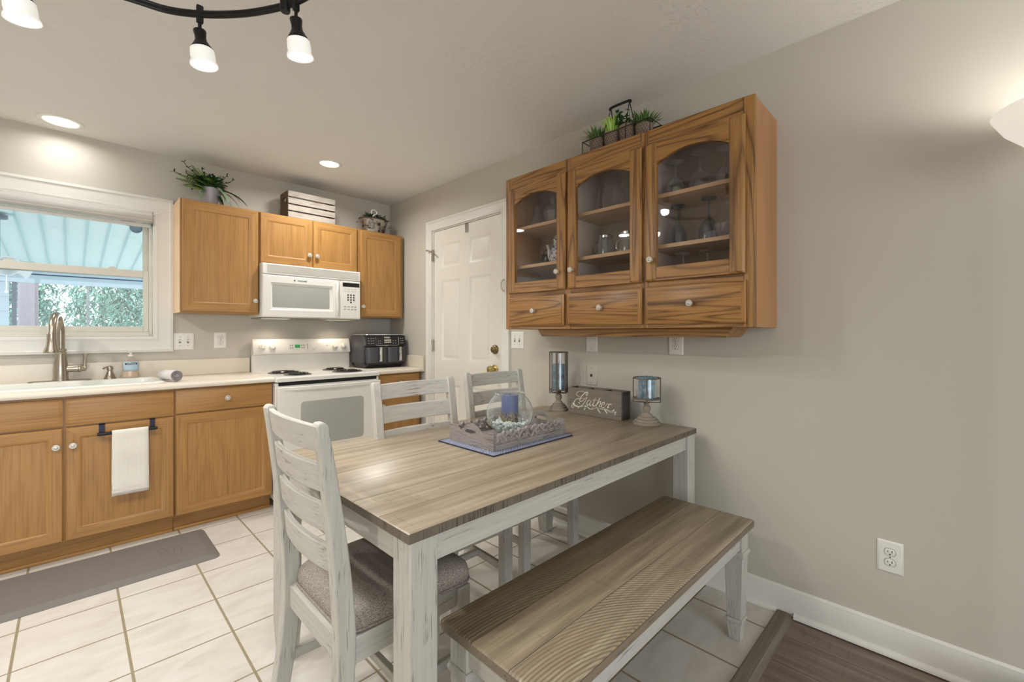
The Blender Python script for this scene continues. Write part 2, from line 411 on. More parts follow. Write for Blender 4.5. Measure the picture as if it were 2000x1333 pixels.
# ================================================================== SETTING
XL, YR = -2.6, -3.0
struct('floor', MB().box(XL, XW, 0.53, YB + .02, -0.04, 0.0), M_TILE, 'cream ceramic kitchen floor tile with grey grout')
struct('floor_wood', MB().box(XL, XW, YR, 0.53, -0.045, -0.004), M_VINYL, 'dark brown plank floor beyond the threshold')
mb = MB().prism([(0.497, -0.004), (0.563, -0.004), (0.563, 0.006), (0.556, 0.012), (0.515, 0.013)], 'x', XL + .01, XW - 0.018)
struct('trim_1', mb, weathered('threshold_wood', 'X', 'Y', 5.0, 2.0, rgb(136, 126, 112), rgb(116, 106, 92), rgb(84, 74, 62)), 'grey brown wood threshold strip between tile and plank floor')
struct('ceiling', MB().box(XL - .15, XW + .15, YR - .15, YB + .3, CE, CE + 0.1), M_CEIL)
# right wall with door opening, back wall with window opening
DY0, DY1, DZ = 2.357, 3.213, 2.085
mb = MB().box(XW, XW + .12, YR, DY0 - .02, -.05, CE).box(XW, XW + .12, DY1 + .02, YB + .15, -.05, CE).box(XW, XW + .12, DY0 - .02, DY1 + .02, DZ + .02, CE)
mb.box(XW + .06, XW + .12, DY0 - .02, DY1 + .02, -.05, DZ + .02)
struct('wall_right', mb, M_WALL)
WX0, WX1, WZ0, WZ1 = -1.02, 0.405, 1.185, 2.055
mb = MB().box(XL, WX0, YB, YB + .15, -.05, CE).box(WX1, XW + .12, YB, YB + .15, -.05, CE).box(WX0, WX1, YB, YB + .15, -.05, WZ0).box(WX0, WX1, YB, YB + .15, WZ1, CE)
struct('wall_back', mb, M_WALL)
struct('wall_left', MB().box(XL - .12, XL, YR, YB + .15, -.05, CE), M_WALL)
mb = MB().box(XL - .12, -1.9, YR - .12, YR, -.05, CE).box(1.1, XW + .12, YR - .12, YR, -.05, CE).box(-1.9, 1.1, YR - .12, YR, 2.2, CE).box(-1.9, 1.1, YR - .12, YR, -.05, 0.1)
struct('wall_rear', mb, M_WALL)
mb = MB()
for a, b, c, d in ((-1.9, -1.84, .1, 2.2), (1.04, 1.1, .1, 2.2), (-.43, -.37, .16, 2.14), (-1.84, 1.04, .1, .16), (-1.84, 1.04, 2.14, 2.2)): mb.box(a, b, YR - .09, YR - .03, c, d)
struct('added_patio_window', mb, M_TRIM, 'white frame of the unseen patio window added in the rear wall for brightness')  # unseen patio window, added to let in more daylight
# baseboard with cap and shoe moulding, right wall
def base_prof(x): return [(x, 0), (x - .013, 0), (x - .013, .098), (x - .010, .104), (x - .010, .109), (x - .004, .116), (x, .117)]
def base_run(name, y0, y1, shoe_parts):
    p = [(a, b) for a, b in base_prof(XW)]
    mb = MB(); n = len(p)
    mb.add([(a, y0, b) for a, b in p] + [(a, y1, b) for a, b in p], [tuple(range(n)), tuple(range(n, 2 * n))] + [(i, (i + 1) % n, n + (i + 1) % n, n + i) for i in range(n)])
    o = struct(name, mb, M_TRIM)
    for a, b in shoe_parts:
        q = [(XW - .013, 0)] + [(XW - .013 - .017 * cos(t * pi / 10), .019 * sin(t * pi / 10)) for t in range(6)]
        m2 = MB(); k = len(q)
        m2.add([(x, a, z) for x, z in q] + [(x, b, z) for x, z in q], [tuple(range(k)), tuple(range(k, 2 * k))] + [(i, (i + 1) % k, k + (i + 1) % k, k + i) for i in range(k)])
        obj('shoe_molding', m2, M_TRIM, o)
base_run('baseboard_right', YR, DY0 - .09, [(YR, 0.497), (0.563, DY0 - .09)])

# ---- door_1 (six panel) in the right wall
FR = Fright(XW)
door = thing('door_1', 'white six panel door in the wall between kitchen and hanging cabinet', None, (XW, (DY0 + DY1) / 2, 0), kind='structure')
def casing(name, F, u0, u1, v0, v1, wd, parent, mat, sides='LTRB'):
    mb = MB()
    prof = [(0, 0), (0, .017), (.016, .02), (.022, .014), (wd - .02, .012), (wd - .012, .016), (wd, .014), (wd, 0)]   # (distance inward from outer edge, out)
    def ring(k, h): return [(u0 - wd + k, v0 - wd + k, h), (u0 - wd + k, v1 + wd - k, h), (u1 + wd - k, v1 + wd - k, h), (u1 + wd - k, v0 - wd + k, h)]
    if 'B' not in sides:
        def ring(k, h): return [(u0 - wd + k, v0, h), (u0 - wd + k, v1 + wd - k, h), (u1 + wd - k, v1 + wd - k, h), (u1 + wd - k, v0, h)]
    loops = [[F(a, b, h) for a, b, h in ring(k, h)] for k, h in prof]
    n = 4; vs = [p for l in loops for p in l]; fs = []
    cnt = 4 if 'B' in sides else 3
    L = len(loops)
    for k in range(L):
        kk = (k + 1) % L
        for i in range(cnt):
            j = (i + 1) % 4; fs.append((k * n + i, k * n + j, kk * n + j, kk * n + i))
    if cnt == 3:
        fs.append(tuple(k * n for k in range(L))); fs.append(tuple(k * n + 3 for k in range(L)))
    mb.add(vs, fs)
    return obj(name, mb, mat, parent, world=True)
casing('door_casing', FR, DY0 - .012, DY1 + .012, 0.0, DZ + .012, .082, door, M_TRIM, 'LTR')
mb = MB().box(XW, XW + .06, DY0 - .02, DY0 - .003, 0, DZ + .02).box(XW, XW + .06, DY1 + .003, DY1 + .02, 0, DZ + .02).box(XW, XW + .06, DY0 - .003, DY1 + .003, DZ + .003, DZ + .02)
obj('jamb', mb, M_TRIM, door, world=True)
# leaf : stiles/rails grid with six sunk-and-raised panels
mb = MB(); FD = Fright(XW + .045)
us = [DY0, 2.475, 2.742, 2.842, 3.098, DY1]; us = [DY0, 2.478, 2.735, 2.852, 3.109, DY1]
vs_ = [0.008, 0.22, 0.80, 0.99, 1.665, 1.765, 1.972, DZ]
def grid_panels(mb, F, us, vs, cells, wf, prof):
    for i in range(len(us) - 1):
        for j in range(len(vs) - 1):
            if (i, j) in cells: 
                loops = [[F(us[i] + a, vs[j] + a, h), F(us[i + 1] - a, vs[j] + a, h), F(us[i + 1] - a, vs[j + 1] - a, h), F(us[i] + a, vs[j + 1] - a, h)] for a, h in prof]
                mb.rings(loops, cap0=False, cap1=True)
            else:
                mb.add([F(us[i], vs[j], wf), F(us[i + 1], vs[j], wf), F(us[i + 1], vs[j + 1], wf), F(us[i], vs[j + 1], wf)], [(0, 1, 2, 3)])
cells = {(i, j) for i in (1, 3) for j in (1, 3, 5)}
grid_panels(mb, FD, us, vs_, cells, .037, [(0, .037), (.006, .034), (.014, .028), (.026, .027), (.040, .034), (.044, .035)])
vsb = [FD(DY0, .008, 0), FD(DY1, .008, 0), FD(DY1, DZ, 0), FD(DY0, DZ, 0)]; vsf = [FD(DY0, .008, .037), FD(DY1, .008, .037), FD(DY1, DZ, .037), FD(DY0, DZ, .037)]
mb.add(vsb + vsf, [(0, 1, 2, 3)] + [(i, (i + 1) % 4, 4 + (i + 1) % 4, 4 + i) for i in range(4)])
leaf = obj('door_leaf', mb, M_DOORP, door, world=True)
XD = XW + .008
def knob_at(name, y, z, prof, mat, parent): return obj(name, MB().lathe(prof, (XD, y, z), 24, RY), mat, parent, world=True)
knob_at('deadbolt', 2.428, 1.098, [(.034, 0), (.034, .006), (.031, .012), (.024, .016), (.0225, .028), (.020, .030), (.006, .031), (0, .031)], M_ABRASS, leaf)
dk = knob_at('door_knob', 2.432, 0.951, [(.034, 0), (.034, .006), (.026, .011), (.013, .016), (.012, .028), (.020, .034), (.029, .042), (.0305, .050), (.027, .058), (.016, .063), (.009, .063), (.008, .060), (0, .060)], M_BRASS, leaf)
for z in (1.115, 1.885, 0.26):
    mb = MB().box(XW - .004, XW + .01, DY1 - .004, DY1 + .010, z - .045, z + .045)
    mb.tube([(XW - .007, DY1 + .003, z - .05), (XW - .007, DY1 + .003, z + .05)], .006, 10)
    h = obj('hinge', mb, M_STEEL, door, world=True)
    if z > 1.5:
        m2 = MB().bar((XW - .008, DY1 + .004, z + .03), (XW - .035, DY1 + .05, z + .045), .005).bar((XW - .008, DY1 + .004, z + .03), (XW - .04, DY1 - .035, z + .02), .005)
        m2.sphere((XW - .042, DY1 - .038, z + .02), .011).sphere((XW - .036, DY1 + .052, z + .045), .008)
        obj('door_stop', m2, M_STEEL, h, world=True)
mb = MB().box(XW - .002, XW + .008, 2.748, 2.776, 2.015, 2.084).box(XW - .002, XW + .05, 2.748, 2.776, 2.082, 2.0845)
obj('over_door_hook', mb, M_CHROME, door, world=True)
obj('door_pull', MB().tube(cr([(XW - .013, 2.313, 1.515), (XW - .034, 2.318, 1.535), (XW - .038, 2.320, 1.56), (XW - .034, 2.318, 1.585), (XW - .013, 2.313, 1.605)], 5), .006, 8), M_TRIM, door, world=True)

# ---- window_1
FB = Fback(YB)
win = thing('window_1', 'white sash window over the sink looking onto a covered porch', None, ((WX0 + WX1) / 2, YB, WZ0), kind='structure')
casing('window_casing', FB, WX0, WX1, WZ0, WZ1, .095, win, M_TRIM)
mb = MB()
for a, b, c, d in ((WX0 - .004, WX0 + .012, WZ0, WZ1), (WX1 - .012, WX1 + .004, WZ0, WZ1), (WX0 + .012, WX1 - .012, WZ0 - .004, WZ0 + .012), (WX0 + .012, WX1 - .012, WZ1 - .012, WZ1 + .004)):
    mb.box(a, b, YB - .012, YB + .15, c - .004 if c == WZ0 else c, d + .004 if d == WZ1 else d)
obj('window_jamb', mb, M_TRIM, win, world=True, bevel=.002)
mb = MB()
fx0, fx1, fz0, fz1 = WX0 + .012, WX1 - .012, WZ0 + .012, WZ1 - .012
for (a, b, c, d, y0, y1) in ((fx0, fx0 + .018, fz0, fz1, .045, .12), (fx1 - .018, fx1, fz0, fz1, .045, .12), (fx0 + .018, fx1 - .018, fz0, fz0 + .030, .035, .12), (fx0 + .018, fx1 - .018, fz1 - .02, fz1, .045, .12)):
    mb.box(a, b, YB + y0, YB + y1, c, d)
obj('window_frame', mb, M_VINYLW, win, world=True, bevel=.002)
def sash(name, z0, z1, y0, y1, st, rt, rb):
    mb = MB(); a, b = fx0 + .018, fx1 - .018
    mb.box(a, a + st, YB + y0, YB + y1, z0, z1).box(b - st, b, YB + y0, YB + y1, z0, z1).box(a + st, b - st, YB + y0, YB + y1, z0, z0 + rb).box(a + st, b - st, YB + y0, YB + y1, z1 - rt, z1)
    s = obj(name, mb, M_VINYLW, win, world=True, bevel=.003)
    g = MB().box(a + st - .003, b - st + .003, YB + (y0 + y1) / 2 - .002, YB + (y0 + y1) / 2 + .002, z0 + rb - .003, z1 - rt + .003)
    obj('pane', g, M_PANE, s, world=True)
    return s
sash('upper_sash', 1.600, fz1 - .02, .085, .115, .028, .03, .035)
lo = sash('lower_sash', fz0 + .030, 1.645, .05, .08, .03, .045, .036)
for x in (-.26, .19, -.75): obj('sash_lock', MB().box(x - .02, x + .02, YB + .052, YB + .082, 1.645, 1.655).lathe([(.012, 0), (.012, .006), (0, .006)], (x, YB + .066, 1.655), 12), M_VINYLW, lo, world=True)
# roller shade inside the head of the window
rs = thing('roller_shade', 'rolled up grey shade across the top of the kitchen window', 'window shade', (-.3, YB + .02, 2.0))
mb = MB().tube([(fx0 + .004, YB + .012, 2.005), (fx1 - .004, YB + .012, 2.005)], .034, 24)
obj('shade_roll', mb, M_SHADE, rs, world=True)
mb = MB().box(fx0 + .004, fx1 - .004, YB - .018, YB - .010, 1.985, 2.042)
obj('fascia', mb, M_SHADEL, rs, world=True, bevel=.003)
mb = MB().box(fx0 + .006, fx1 - .006, YB + .028, YB + .040, 1.945, 1.972)
obj('hem_bar', mb, M_SHADEL, rs, world=True, bevel=.003)
mb = MB().box(fx1 - .004, fx1 + .0, YB - .02, YB + .05, 1.96, 2.045)
obj('bracket', mb, M_STEEL, rs, world=True)
mb = MB().tube(cr([(fx1 - .003, YB - .022, 2.03), (WX1 + .03, YB - .028, 2.05), (WX1 + .085, YB - .024, 2.075)], 5), .0025, 6)
obj('pull_cord', mb, M_WPLAST, rs, world=True)

# ================================================================== OUTSIDE THE WINDOW
M_SOFFIT = plain('pale_aqua_soffit', rgb(214, 228, 232), 0.6, var=0.02)
M_RIB = plain('soffit_rib', rgb(178, 204, 206), 0.6, var=0.03)
M_BEAM = plain('pale_blue_beam', rgb(164, 178, 192), 0.6, var=0.02)
M_POST = plain('slate_post', rgb(60, 74, 92), 0.6)
soff = lambda y: 2.055 + .088 * (8.5 - y)
porch = thing('porch_roof', 'pale blue porch ceiling with ribs outside the window', 'porch roof', (0, 6, 2.2))
ya, yb = YB + .16, 8.5
mb = MB().hexa([(-4, ya, soff(ya)), (4, ya, soff(ya)), (4, yb, soff(yb)), (-4, yb, soff(yb))], [(-4, ya, soff(ya) + .08), (4, ya, soff(ya) + .08), (4, yb, soff(yb) + .08), (-4, yb, soff(yb) + .08)])
obj('soffit', mb, M_SOFFIT, porch, world=True)
for k in range(-10, 14):
    x = -.04 + .154 * k
    mb = MB().hexa([(x - .007, ya, soff(ya) - .008), (x + .007, ya, soff(ya) - .008), (x + .007, yb, soff(yb) - .008), (x - .007, yb, soff(yb) - .008)],
                   [(x - .007, ya, soff(ya)), (x + .007, ya, soff(ya)), (x + .007, yb, soff(yb)), (x - .007, yb, soff(yb))])
    obj('soffit_rib', mb, M_RIB, porch, world=True)
mb = MB().box(-4, 4, 8.4, 8.55, 1.98, 2.07).box(-4, 4, 8.42, 8.53, 1.865, 1.965)
obj('beam', mb, M_BEAM, porch, world=True)
obj('beam_seam', MB().box(-4, 4, 8.43, 8.52, 1.96, 1.985), M_POST, porch, world=True)
pp = thing('porch_post', 'dark slim porch post beside pale siding outside the window', 'post', (-.50, 8.47, -.3))
obj('shaft', MB().box(-.02, .02, -.02, .02, 0, 2.17), M_POST, pp)
obj('post_foot', MB().box(-.04, .04, -.04, .04, 0, .1), M_POST, pp)
sd = thing('porch_siding', 'pale siding panel at the edge of the porch', 'siding', (-2.245, 8.47, -.3))
mb = MB()
for k in range(12): mb.prism([(-.035, k * .18), (.02, k * .18), (.02, k * .18 + .18), (-.01, k * .18 + .18)], 'x', -1.72, 1.70)
obj('siding_boards', mb, M_BEAM, sd)
struct('ground', MB().box(-30, 30, YB + .16, 60, -.5, -.3), plain('grey_ground', rgb(150, 154, 150), 0.9, var=.2, scale=3))  # unseen ground, kept grey so its bounce does not tint the soffit
fl = thing('flood_light', 'grey twin disc flood light under the porch ceiling outside', 'light', (.40, 5.5, soff(5.5) - .008))
M_FLOOD = plain('grey_flood_housing', rgb(120, 130, 140), .5)
obj('mount', MB().lathe([(.055, 0), (.055, -.02), (.03, -.03), (0, -.03)]), M_FLOOD, fl)
for dx, dz, r in ((-.035, -.055, .05), (.02, -.115, .048)):
    mb = MB().lathe([(0, -.02), (r * .7, -.018), (r, .015), (r, .025), (r * .9, .028), (r * .85, .022), (0, .022)], (dx, -.03, dz), 20, RX)
    obj('lamp_head', mb, M_FLOOD, fl)
fan = thing('porch_light', 'ceiling fan light kit with white tulip glass shades, blades left out, placed beyond the window edge', 'light', (-.45, 6.0, soff(6.0) - .02))  # ceiling fan's light kit, built as a hanging lamp without blades
M_FANW = plain('grey_fan_metal', rgb(92, 104, 118), .4)
M_TULIP = plain('white_tulip_glass', rgb(226, 228, 232), .3)
obj('down_rod', MB().lathe([(.06, 0), (.06, -.03), (.015, -.04), (.015, -.40), (.03, -.41), (.03, -.43), (0, -.43)]), M_FANW, fan)
for k in range(4):
    a = k * pi / 2 + .35; M = Matrix.Rotation(a, 3, 'Z') @ Matrix.Rotation(radians(105), 3, 'Y')
    c = Matrix.Rotation(a, 3, 'Z') @ Vector((.05, 0, -.42))
    obj('tulip_shade', MB().lathe([(.02, 0), (.035, .03), (.06, .07), (.065, .11), (.085, .15), (.08, .15), (.06, .11), (.03, .03), (0, .01)], tuple(c), 16, M), M_TULIP, fan)
obj('pull_chain', MB().tube([(.05, 0, -.42), (.05, 0, -.66)], .004, 6).sphere((.05, 0, -.67), .012), M_TULIP, fan)
# trees beyond the porch
M_BARK = plain('grey_lilac_bark', rgb(104, 97, 104), .9, var=.3, scale=26, bump=.5)
rt = random.Random(5)
M_FOL = [leafm('tree_foliage_%s' % n, a, b, 2.0, .9) for n, a, b in (('bluegreen', rgb(48, 84, 74), rgb(108, 148, 134)), ('pale', rgb(70, 102, 92), rgb(136, 166, 154)), ('deep', rgb(34, 66, 60), rgb(84, 124, 112)))]
def tree(x, y, r, h0, h1, crown, label, n=1500, mat=0, lean=0.0, leafsize=.11):
    t = thing('tree', label, 'tree', (x, y, -.3), group='trees beyond the porch')
    if r: obj('trunk', MB().tube([(0, 0, 0), (lean * .3, 0, 1.5), (lean, 0, h1)], [r * 1.15, r, r * .8], 14), M_BARK, t)
    mb = MB()
    cx, cy, cz, rx, ry, rz = crown
    for _ in range(n):
        while True:
            p = Vector((rt.uniform(-1, 1), rt.uniform(-1, 1), rt.uniform(-1, 1)))
            if .2 < p.length < 1: break
        p = Vector((cx + p.x * rx, cy + p.y * ry, cz + p.z * rz))
        d = Vector((rt.uniform(-1, 1), rt.uniform(-1, 1), rt.uniform(-.8, .4)))
        mb.leaf(p, d, leafsize * rt.uniform(.7, 1.4), leafsize * .55, .3, n=1)
    obj('crown', mb, M_FOL[mat], t, recalc=False)
    return t
tree(-.47, 10.4, .115, 0, 4.5, (0, 0, 4.2, 1.2, 1.0, .8), 'thick grey lilac trunk standing just beyond the porch post', 600, 1)
tree(.25, 13.5, .025, 0, 4, (0, 0, 1.9, 1.5, .8, 1.4), 'blue green leafy tree in the middle of the window view', 6500, 0, leafsize=.075)
tree(1.75, 12.6, .03, 0, 4, (0, 0, 1.7, .75, .8, 1.3), 'pale leafy tree at the inner edge of the window view', 3500, 1, leafsize=.075)
tree(-1.35, 14.6, .10, 0, 4, (.3, 0, 2.1, 1.25, .9, 1.5), 'deep green tree behind the lilac trunk', 5000, 2, leafsize=.085)
tree(1.9, 18, .03, 0, 5, (0, 0, 2.4, 2.1, .9, 2.2), 'broad distant tree closing the window view', 9000, 1, leafsize=.28)
tree(-2.3, 18.6, .14, 0, 5, (0, 0, 2.4, 2.1, .9, 2.2), 'distant tree behind the porch siding', 9000, 0, leafsize=.28)

# ================================================================== KITCHEN CABINETS
YU = 3.665; YC = 3.35
PROF = lambda t, fw: [(0, 0), (0, t - .005), (.005, t), (fw - .004, t), (fw + .004, t - .004), (fw + .010, t - .009)]
SLAB = lambda t: [(0, 0), (0, t - .006), (.012, t - .001), (.016, t)]
KM = [KIT['Z'], KIT['X'], KIT['Z']]
def carcass(name, parent, x0, x1, y0, y1, z0, z1, mats=None):
    """closed cabinet body with a face frame edge"""
    return obj(name, MB().box(x0, x1, y0, y1, z0, z1), mats or KIT['Z'], parent, world=True, bevel=.0015)
def kdoor(parent, x0, x1, z0, z1, y, fw=.055, t=.02, kn=None, name='door'):
    mb = MB(); molded(mb, Fback(y), x0, x1, z0, z1, PROF(t, fw), (0, 1, 2))
    d = obj(name, mb, KM, parent, world=True)
    if kn: knob(d, Fback(y), kn[0], kn[1], t, RX)
    return d
def kdrawer(parent, x0, x1, z0, z1, y, t=.02, kn=None, name='drawer'):
    mb = MB(); molded(mb, Fback(y), x0, x1, z0, z1, SLAB(t), (1, 1, 1))
    d = obj(name, mb, KM, parent, world=True)
    if kn: knob(d, Fback(y), kn[0], kn[1], t, RX)
    return d
yd = YU + .02
M_CABSIDE = plain('pale_maple_side', rgb(226, 190, 150), .45, var=.05, scale=6)
u1 = thing('upper_cabinet', 'tall single door oak cabinet between window and microwave', 'cabinet', (.735, YB - .001, 1.357))
carcass('carcass', u1, .503, .962, yd, YB - .001, 1.357, 2.118)
obj('side_panel', MB().box(.500, .503, yd + .004, YB - .001, 1.357, 2.118), M_CABSIDE, u1, world=True)
kdoor(u1, .511, .958, 1.366, 2.112, yd, .056, kn=(.935, 1.452))
u2 = thing('upper_cabinet', 'short oak cabinet with two doors above the microwave', 'cabinet', (1.34, YB - .001, 1.735))
carcass('carcass', u2, .964, 1.713, yd, YB - .001, 1.736, 2.118)
kdoor(u2, .971, 1.336, 1.743, 2.112, yd, .05, kn=(1.312, 1.833))
kdoor(u2, 1.346, 1.706, 1.743, 2.112, yd, .05, kn=(1.370, 1.833))
u3 = thing('upper_cabinet', 'narrow oak cabinet in the corner right of the microwave', 'cabinet', (1.92, YB - .001, 1.357))
carcass('carcass', u3, 1.715, 2.150, yd, YB - .001, 1.357, 2.118)
kdoor(u3, 1.737, 2.122, 1.366, 2.105, yd, .052, kn=(1.752, 1.449))
# base cabinets
yb_ = 3.40
def base_cab(label, x0, x1, drawers, doors):
    c = thing('base_cabinet', label, 'cabinet', ((x0 + x1) / 2, YB - .03, 0))
    mb = MB().box(x0, x1, yb_, yb_ + .02, .10, .882).box(x0, x0 + .018, yb_ + .02, YB - .002, .10, .882).box(x1 - .018, x1, yb_ + .02, YB - .002, .10, .882).box(x0 + .018, x1 - .018, yb_ + .02, YB - .002, .10, .12)
    obj('carcass', mb, KIT['Z'], c, world=True)
    obj('toe_kick', MB().box(x0, x1, yb_ + .055, YB - .01, 0.0, .10), KIT['X'], c, world=True)
    obj('shoe_strip', MB().box(x0, x1, yb_ + .040, yb_ + .055, 0, .018), KIT['X'], c, world=True, bevel=.004)
    for d in drawers: kdrawer(c, *d[:4], yb_, kn=d[4] if len(d) > 4 else None, name='drawer' if len(d) > 4 else 'false_drawer')
    for d in doors: kdoor(c, *d[:4], yb_, .052, kn=d[4])
    return c
base_cab('oak sink base cabinet with towel bar over its door', -.925, .436, [(-.50, -.031, .722, .868), (-.021, .432, .722, .868), (-.92, -.51, .722, .868)],
         [(-.50, -.031, .112, .712, (-.056, .618)), (-.021, .432, .112, .712, (.006, .618)), (-.92, -.51, .112, .712, (-.54, .618))])
base_cab('oak base cabinet with one drawer left of the stove', .438, .972, [(.442, .967, .728, .870, (.705, .802))], [(.442, .967, .108, .718, None)])
base_cab('far left oak base cabinet under the worktop end', -1.9, -.927, [(-1.89, -1.42, .722, .868, (-1.65, .80)), (-1.40, -.935, .722, .868, (-1.17, .80))], [(-1.89, -1.42, .112, .712, (-1.45, .618)), (-1.40, -.935, .112, .712, (-1.37, .618))])
base_cab('narrow oak base cabinet between stove and door wall', 1.740, 2.148, [(1.748, 2.140, .728, .868, (1.945, .80))], [(1.748, 2.140, .108, .718, (1.785, .62))])
# worktops
def counter_prof(y0, y1): return [(y1, .884), (y0 + .004, .884), (y0, .892), (y0, .904), (y0 + .005, .912), (y0 + .013, .915), (y1, .915)]
sx0, sx1, sy0, sy1 = -.92, .40, 3.425, 3.915
ct = thing('worktop', 'long cream laminate worktop holding the sink', 'countertop', (-.3, 3.65, .884))
mb = MB()
for a, b in ((-1.93, sx0 + .03), (sx1 - .03, .972)): mb.prism(counter_prof(YC, YB - .001), 'x', a, b)
mb.prism(counter_prof(YC, sy0 + .03), 'x', sx0 + .03, sx1 - .03); mb.box(sx0 + .03, sx1 - .03, sy1 - .03, YB - .001, .884, .915)
obj('slab', mb, M_COUNT, ct, world=True)
obj('backsplash', MB().box(-1.93, .972, YB - .021, YB - .001, .915, 1.03), M_COUNT, ct, world=True, bevel=.004)
ct2 = thing('worktop', 'short cream laminate worktop under the air fryer', 'countertop', (1.95, 3.65, .884))
obj('slab', MB().prism(counter_prof(YC, YB - .001), 'x', 1.739, XW - .001), M_COUNT, ct2, world=True)
obj('backsplash', MB().box(1.739, XW - .001, YB - .021, YB - .001, .915, 1.02), M_COUNT, ct2, world=True, bevel=.003)
obj('side_splash', MB().box(XW - .021, XW - .001, YC - .006, YB - .022, .915, 1.02).box(XW - .019, XW - .001, YC - .004, YC + .06, .884, .915), M_COUNT, ct2, world=True, bevel=.003)
# sink
sk = thing('sink', 'white drop-in kitchen sink under the window', 'sink', (-.25, 3.67, .915))
def rrect(x0, x1, y0, y1, r, z, n=5):
    out = []
    for cx, cy, a0 in ((x1 - r, y0 + r, -pi / 2), (x1 - r, y1 - r, 0), (x0 + r, y1 - r, pi / 2), (x0 + r, y0 + r, pi)):
        out += [(cx + r * cos(a0 + k * pi / 2 / n), cy + r * sin(a0 + k * pi / 2 / n), z) for k in range(n + 1)]
    return out
mb = MB()
bx0, bx1, by0, by1 = sx0 + .045, sx1 - .045, sy0 + .05, sy1 - .105
mb.rings([rrect(sx0, sx1, sy0, sy1, .04, .9155), rrect(sx0, sx1, sy0, sy1, .04, .921), rrect(sx0 + .008, sx1 - .008, sy0 + .008, sy1 - .008, .035, .927), rrect(bx0 - .008, bx1 + .008, by0 - .008, by1 + .008, .06, .927),
          rrect(bx0, bx1, by0, by1, .055, .919), rrect(bx0 + .015, bx1 - .015, by0 + .015, by1 - .015, .05, .76), rrect(bx0 + .05, bx1 - .05, by0 + .05, by1 - .05, .04, .735)], cap0=False)
obj('basin', mb, M_SINK, sk, world=True, sharp=radians(60))
# faucet
ZD = .927
fc = thing('faucet', 'brushed nickel gooseneck pull-down faucet on the sink', 'faucet', (-.045, 3.862, ZD))
obj('deck_plate', MB().rings([rrect(-.135, .135, -.028, .028, .027, 0), rrect(-.135, .135, -.028, .028, .027, .004), rrect(-.13, .13, -.023, .023, .022, .007)]), M_STEEL, fc)
obj('body', MB().lathe([(.036, .006), (.036, .012), (.033, .02), (.033, .07), (.031, .10), (.024, .15), (.0225, .165), (.026, .17), (.026, .175), (.022, .18), (.026, .187), (.026, .193), (.021, .197), (0, .197)]), M_STEEL, fc)
arc = [(0, 0, .19), (0, 0, .30)] + [(-.016 * (1 - cos(t)) , -.075 * (1 - cos(t)), .30 + .098 * sin(t)) for t in [pi * k / 12 for k in range(1, 12)]] + [(-.032, -.152, .30), (-.034, -.158, .28)]
obj('spout', MB().tube(arc, .0185, 16), M_STEEL, fc)
Mh = Matrix.Rotation(radians(-4), 3, 'X')
obj('spray_head', MB().lathe([(0, .0), (.0205, 0), (.0205, -.004), (.0195, -.008), (.021, -.04), (.026, -.075), (.034, -.10), (.034, -.106), (.030, -.108), (.028, -.104), (0, -.104)], (-.034, -.158, .285), 22, Mh), M_STEEL, fc)
RXp = Matrix.Rotation(pi / 2, 3, 'Y')
hd = obj('handle_base', MB().lathe([(.021, 0), (.021, .052), (.024, .055), (.024, .060), (.020, .064), (.011, .085), (0, .086)], (.022, 0, .075), 18, RXp), M_STEEL, fc)
obj('lever', MB().tube([(.100, 0, .068), (.102, 0, .08), (.104, -.004, .12), (.106, -.008, .165)], [.011, .010, .007, .013], 12).sphere((.100, 0, .070), .012), M_STEEL, hd)
sp = thing('soap_pump', 'small brushed nickel soap dispenser beside the faucet', 'soap dispenser', (.172, 3.862, ZD))
obj('pump_body', MB().lathe([(.029, 0), (.029, .006), (.025, .012), (.018, .032), (.013, .05), (.012, .055), (.016, .058), (.016, .068), (.013, .076), (.008, .082), (0, .083)]), M_STEEL, sp)
obj('nozzle', MB().tube(cr([(0, 0, .074), (-.02, -.012, .074), (-.032, -.02, .066)], 4), .0055, 8), M_STEEL, sp)
# hand soap bottle
hs = thing('soap_bottle', 'clear hand soap bottle with pale blue label by the window', 'soap bottle', (.272, 3.872, ZD))
M_SOAP = thin_glass('clear_soap_plastic', (.90, .88, .84), 1.45, .05, edge=.15, milk=.15, milk_col=(.85, .82, .76))
M_SOAPL = plain('peach_liquid_soap', rgb(214, 186, 160), .3)
el = lambda prof, mat, nm, par: obj(nm, MB().lathe(prof, n=24, sy=.55), mat, par)
bt = el([(.046, 0), (.047, .004), (.040, .035), (.040, .06), (.043, .085), (.036, .112), (.018, .128), (.014, .132), (.014, .14), (0, .14)], M_SOAP, 'bottle_body', hs)
el([(.043, .003), (.0385, .033), (.037, .042), (0, .042)], M_SOAPL, 'liquid', hs)
mb = MB(); rows = [(.0415, .045), (.0415, .06), (.0445, .085), (.040, .105)]
loops = [[(r * sin(a), -r * .56 * cos(a), h) for a in [radians(-62 + k * 12.4) for k in range(11)]] for r, h in rows]
mb.rings(loops, close=False, cap0=False, cap1=False)
lb = obj('label', mb, plain('pale_blue_label', rgb(176, 200, 214), .5, var=.12, scale=40), hs, solid=.0006)
obj('brand_band', MB().rings([[(.0452 * sin(a), -.0452 * .58 * cos(a), h) for a in [radians(-40 + k * 8) for k in range(11)]] for h in (.086, .098)], close=False, cap0=False, cap1=False), plain('navy_label_band', rgb(48, 66, 110), .5), lb, solid=.0006)
text_mesh('lettering', 'softsoap', .0135, M_PAPER, lb, Matrix.Translation((0, -.0272, .092)) @ Matrix.Rotation(pi / 2, 4, 'X'))
obj('pump', MB().lathe([(.015, .14), (.015, .15), (.006, .152), (.006, .165), (.012, .168), (.012, .178), (0, .18)]).tube([(0, 0, .173), (-.012, -.03, .168)], .005, 8), M_WPLAST, hs)
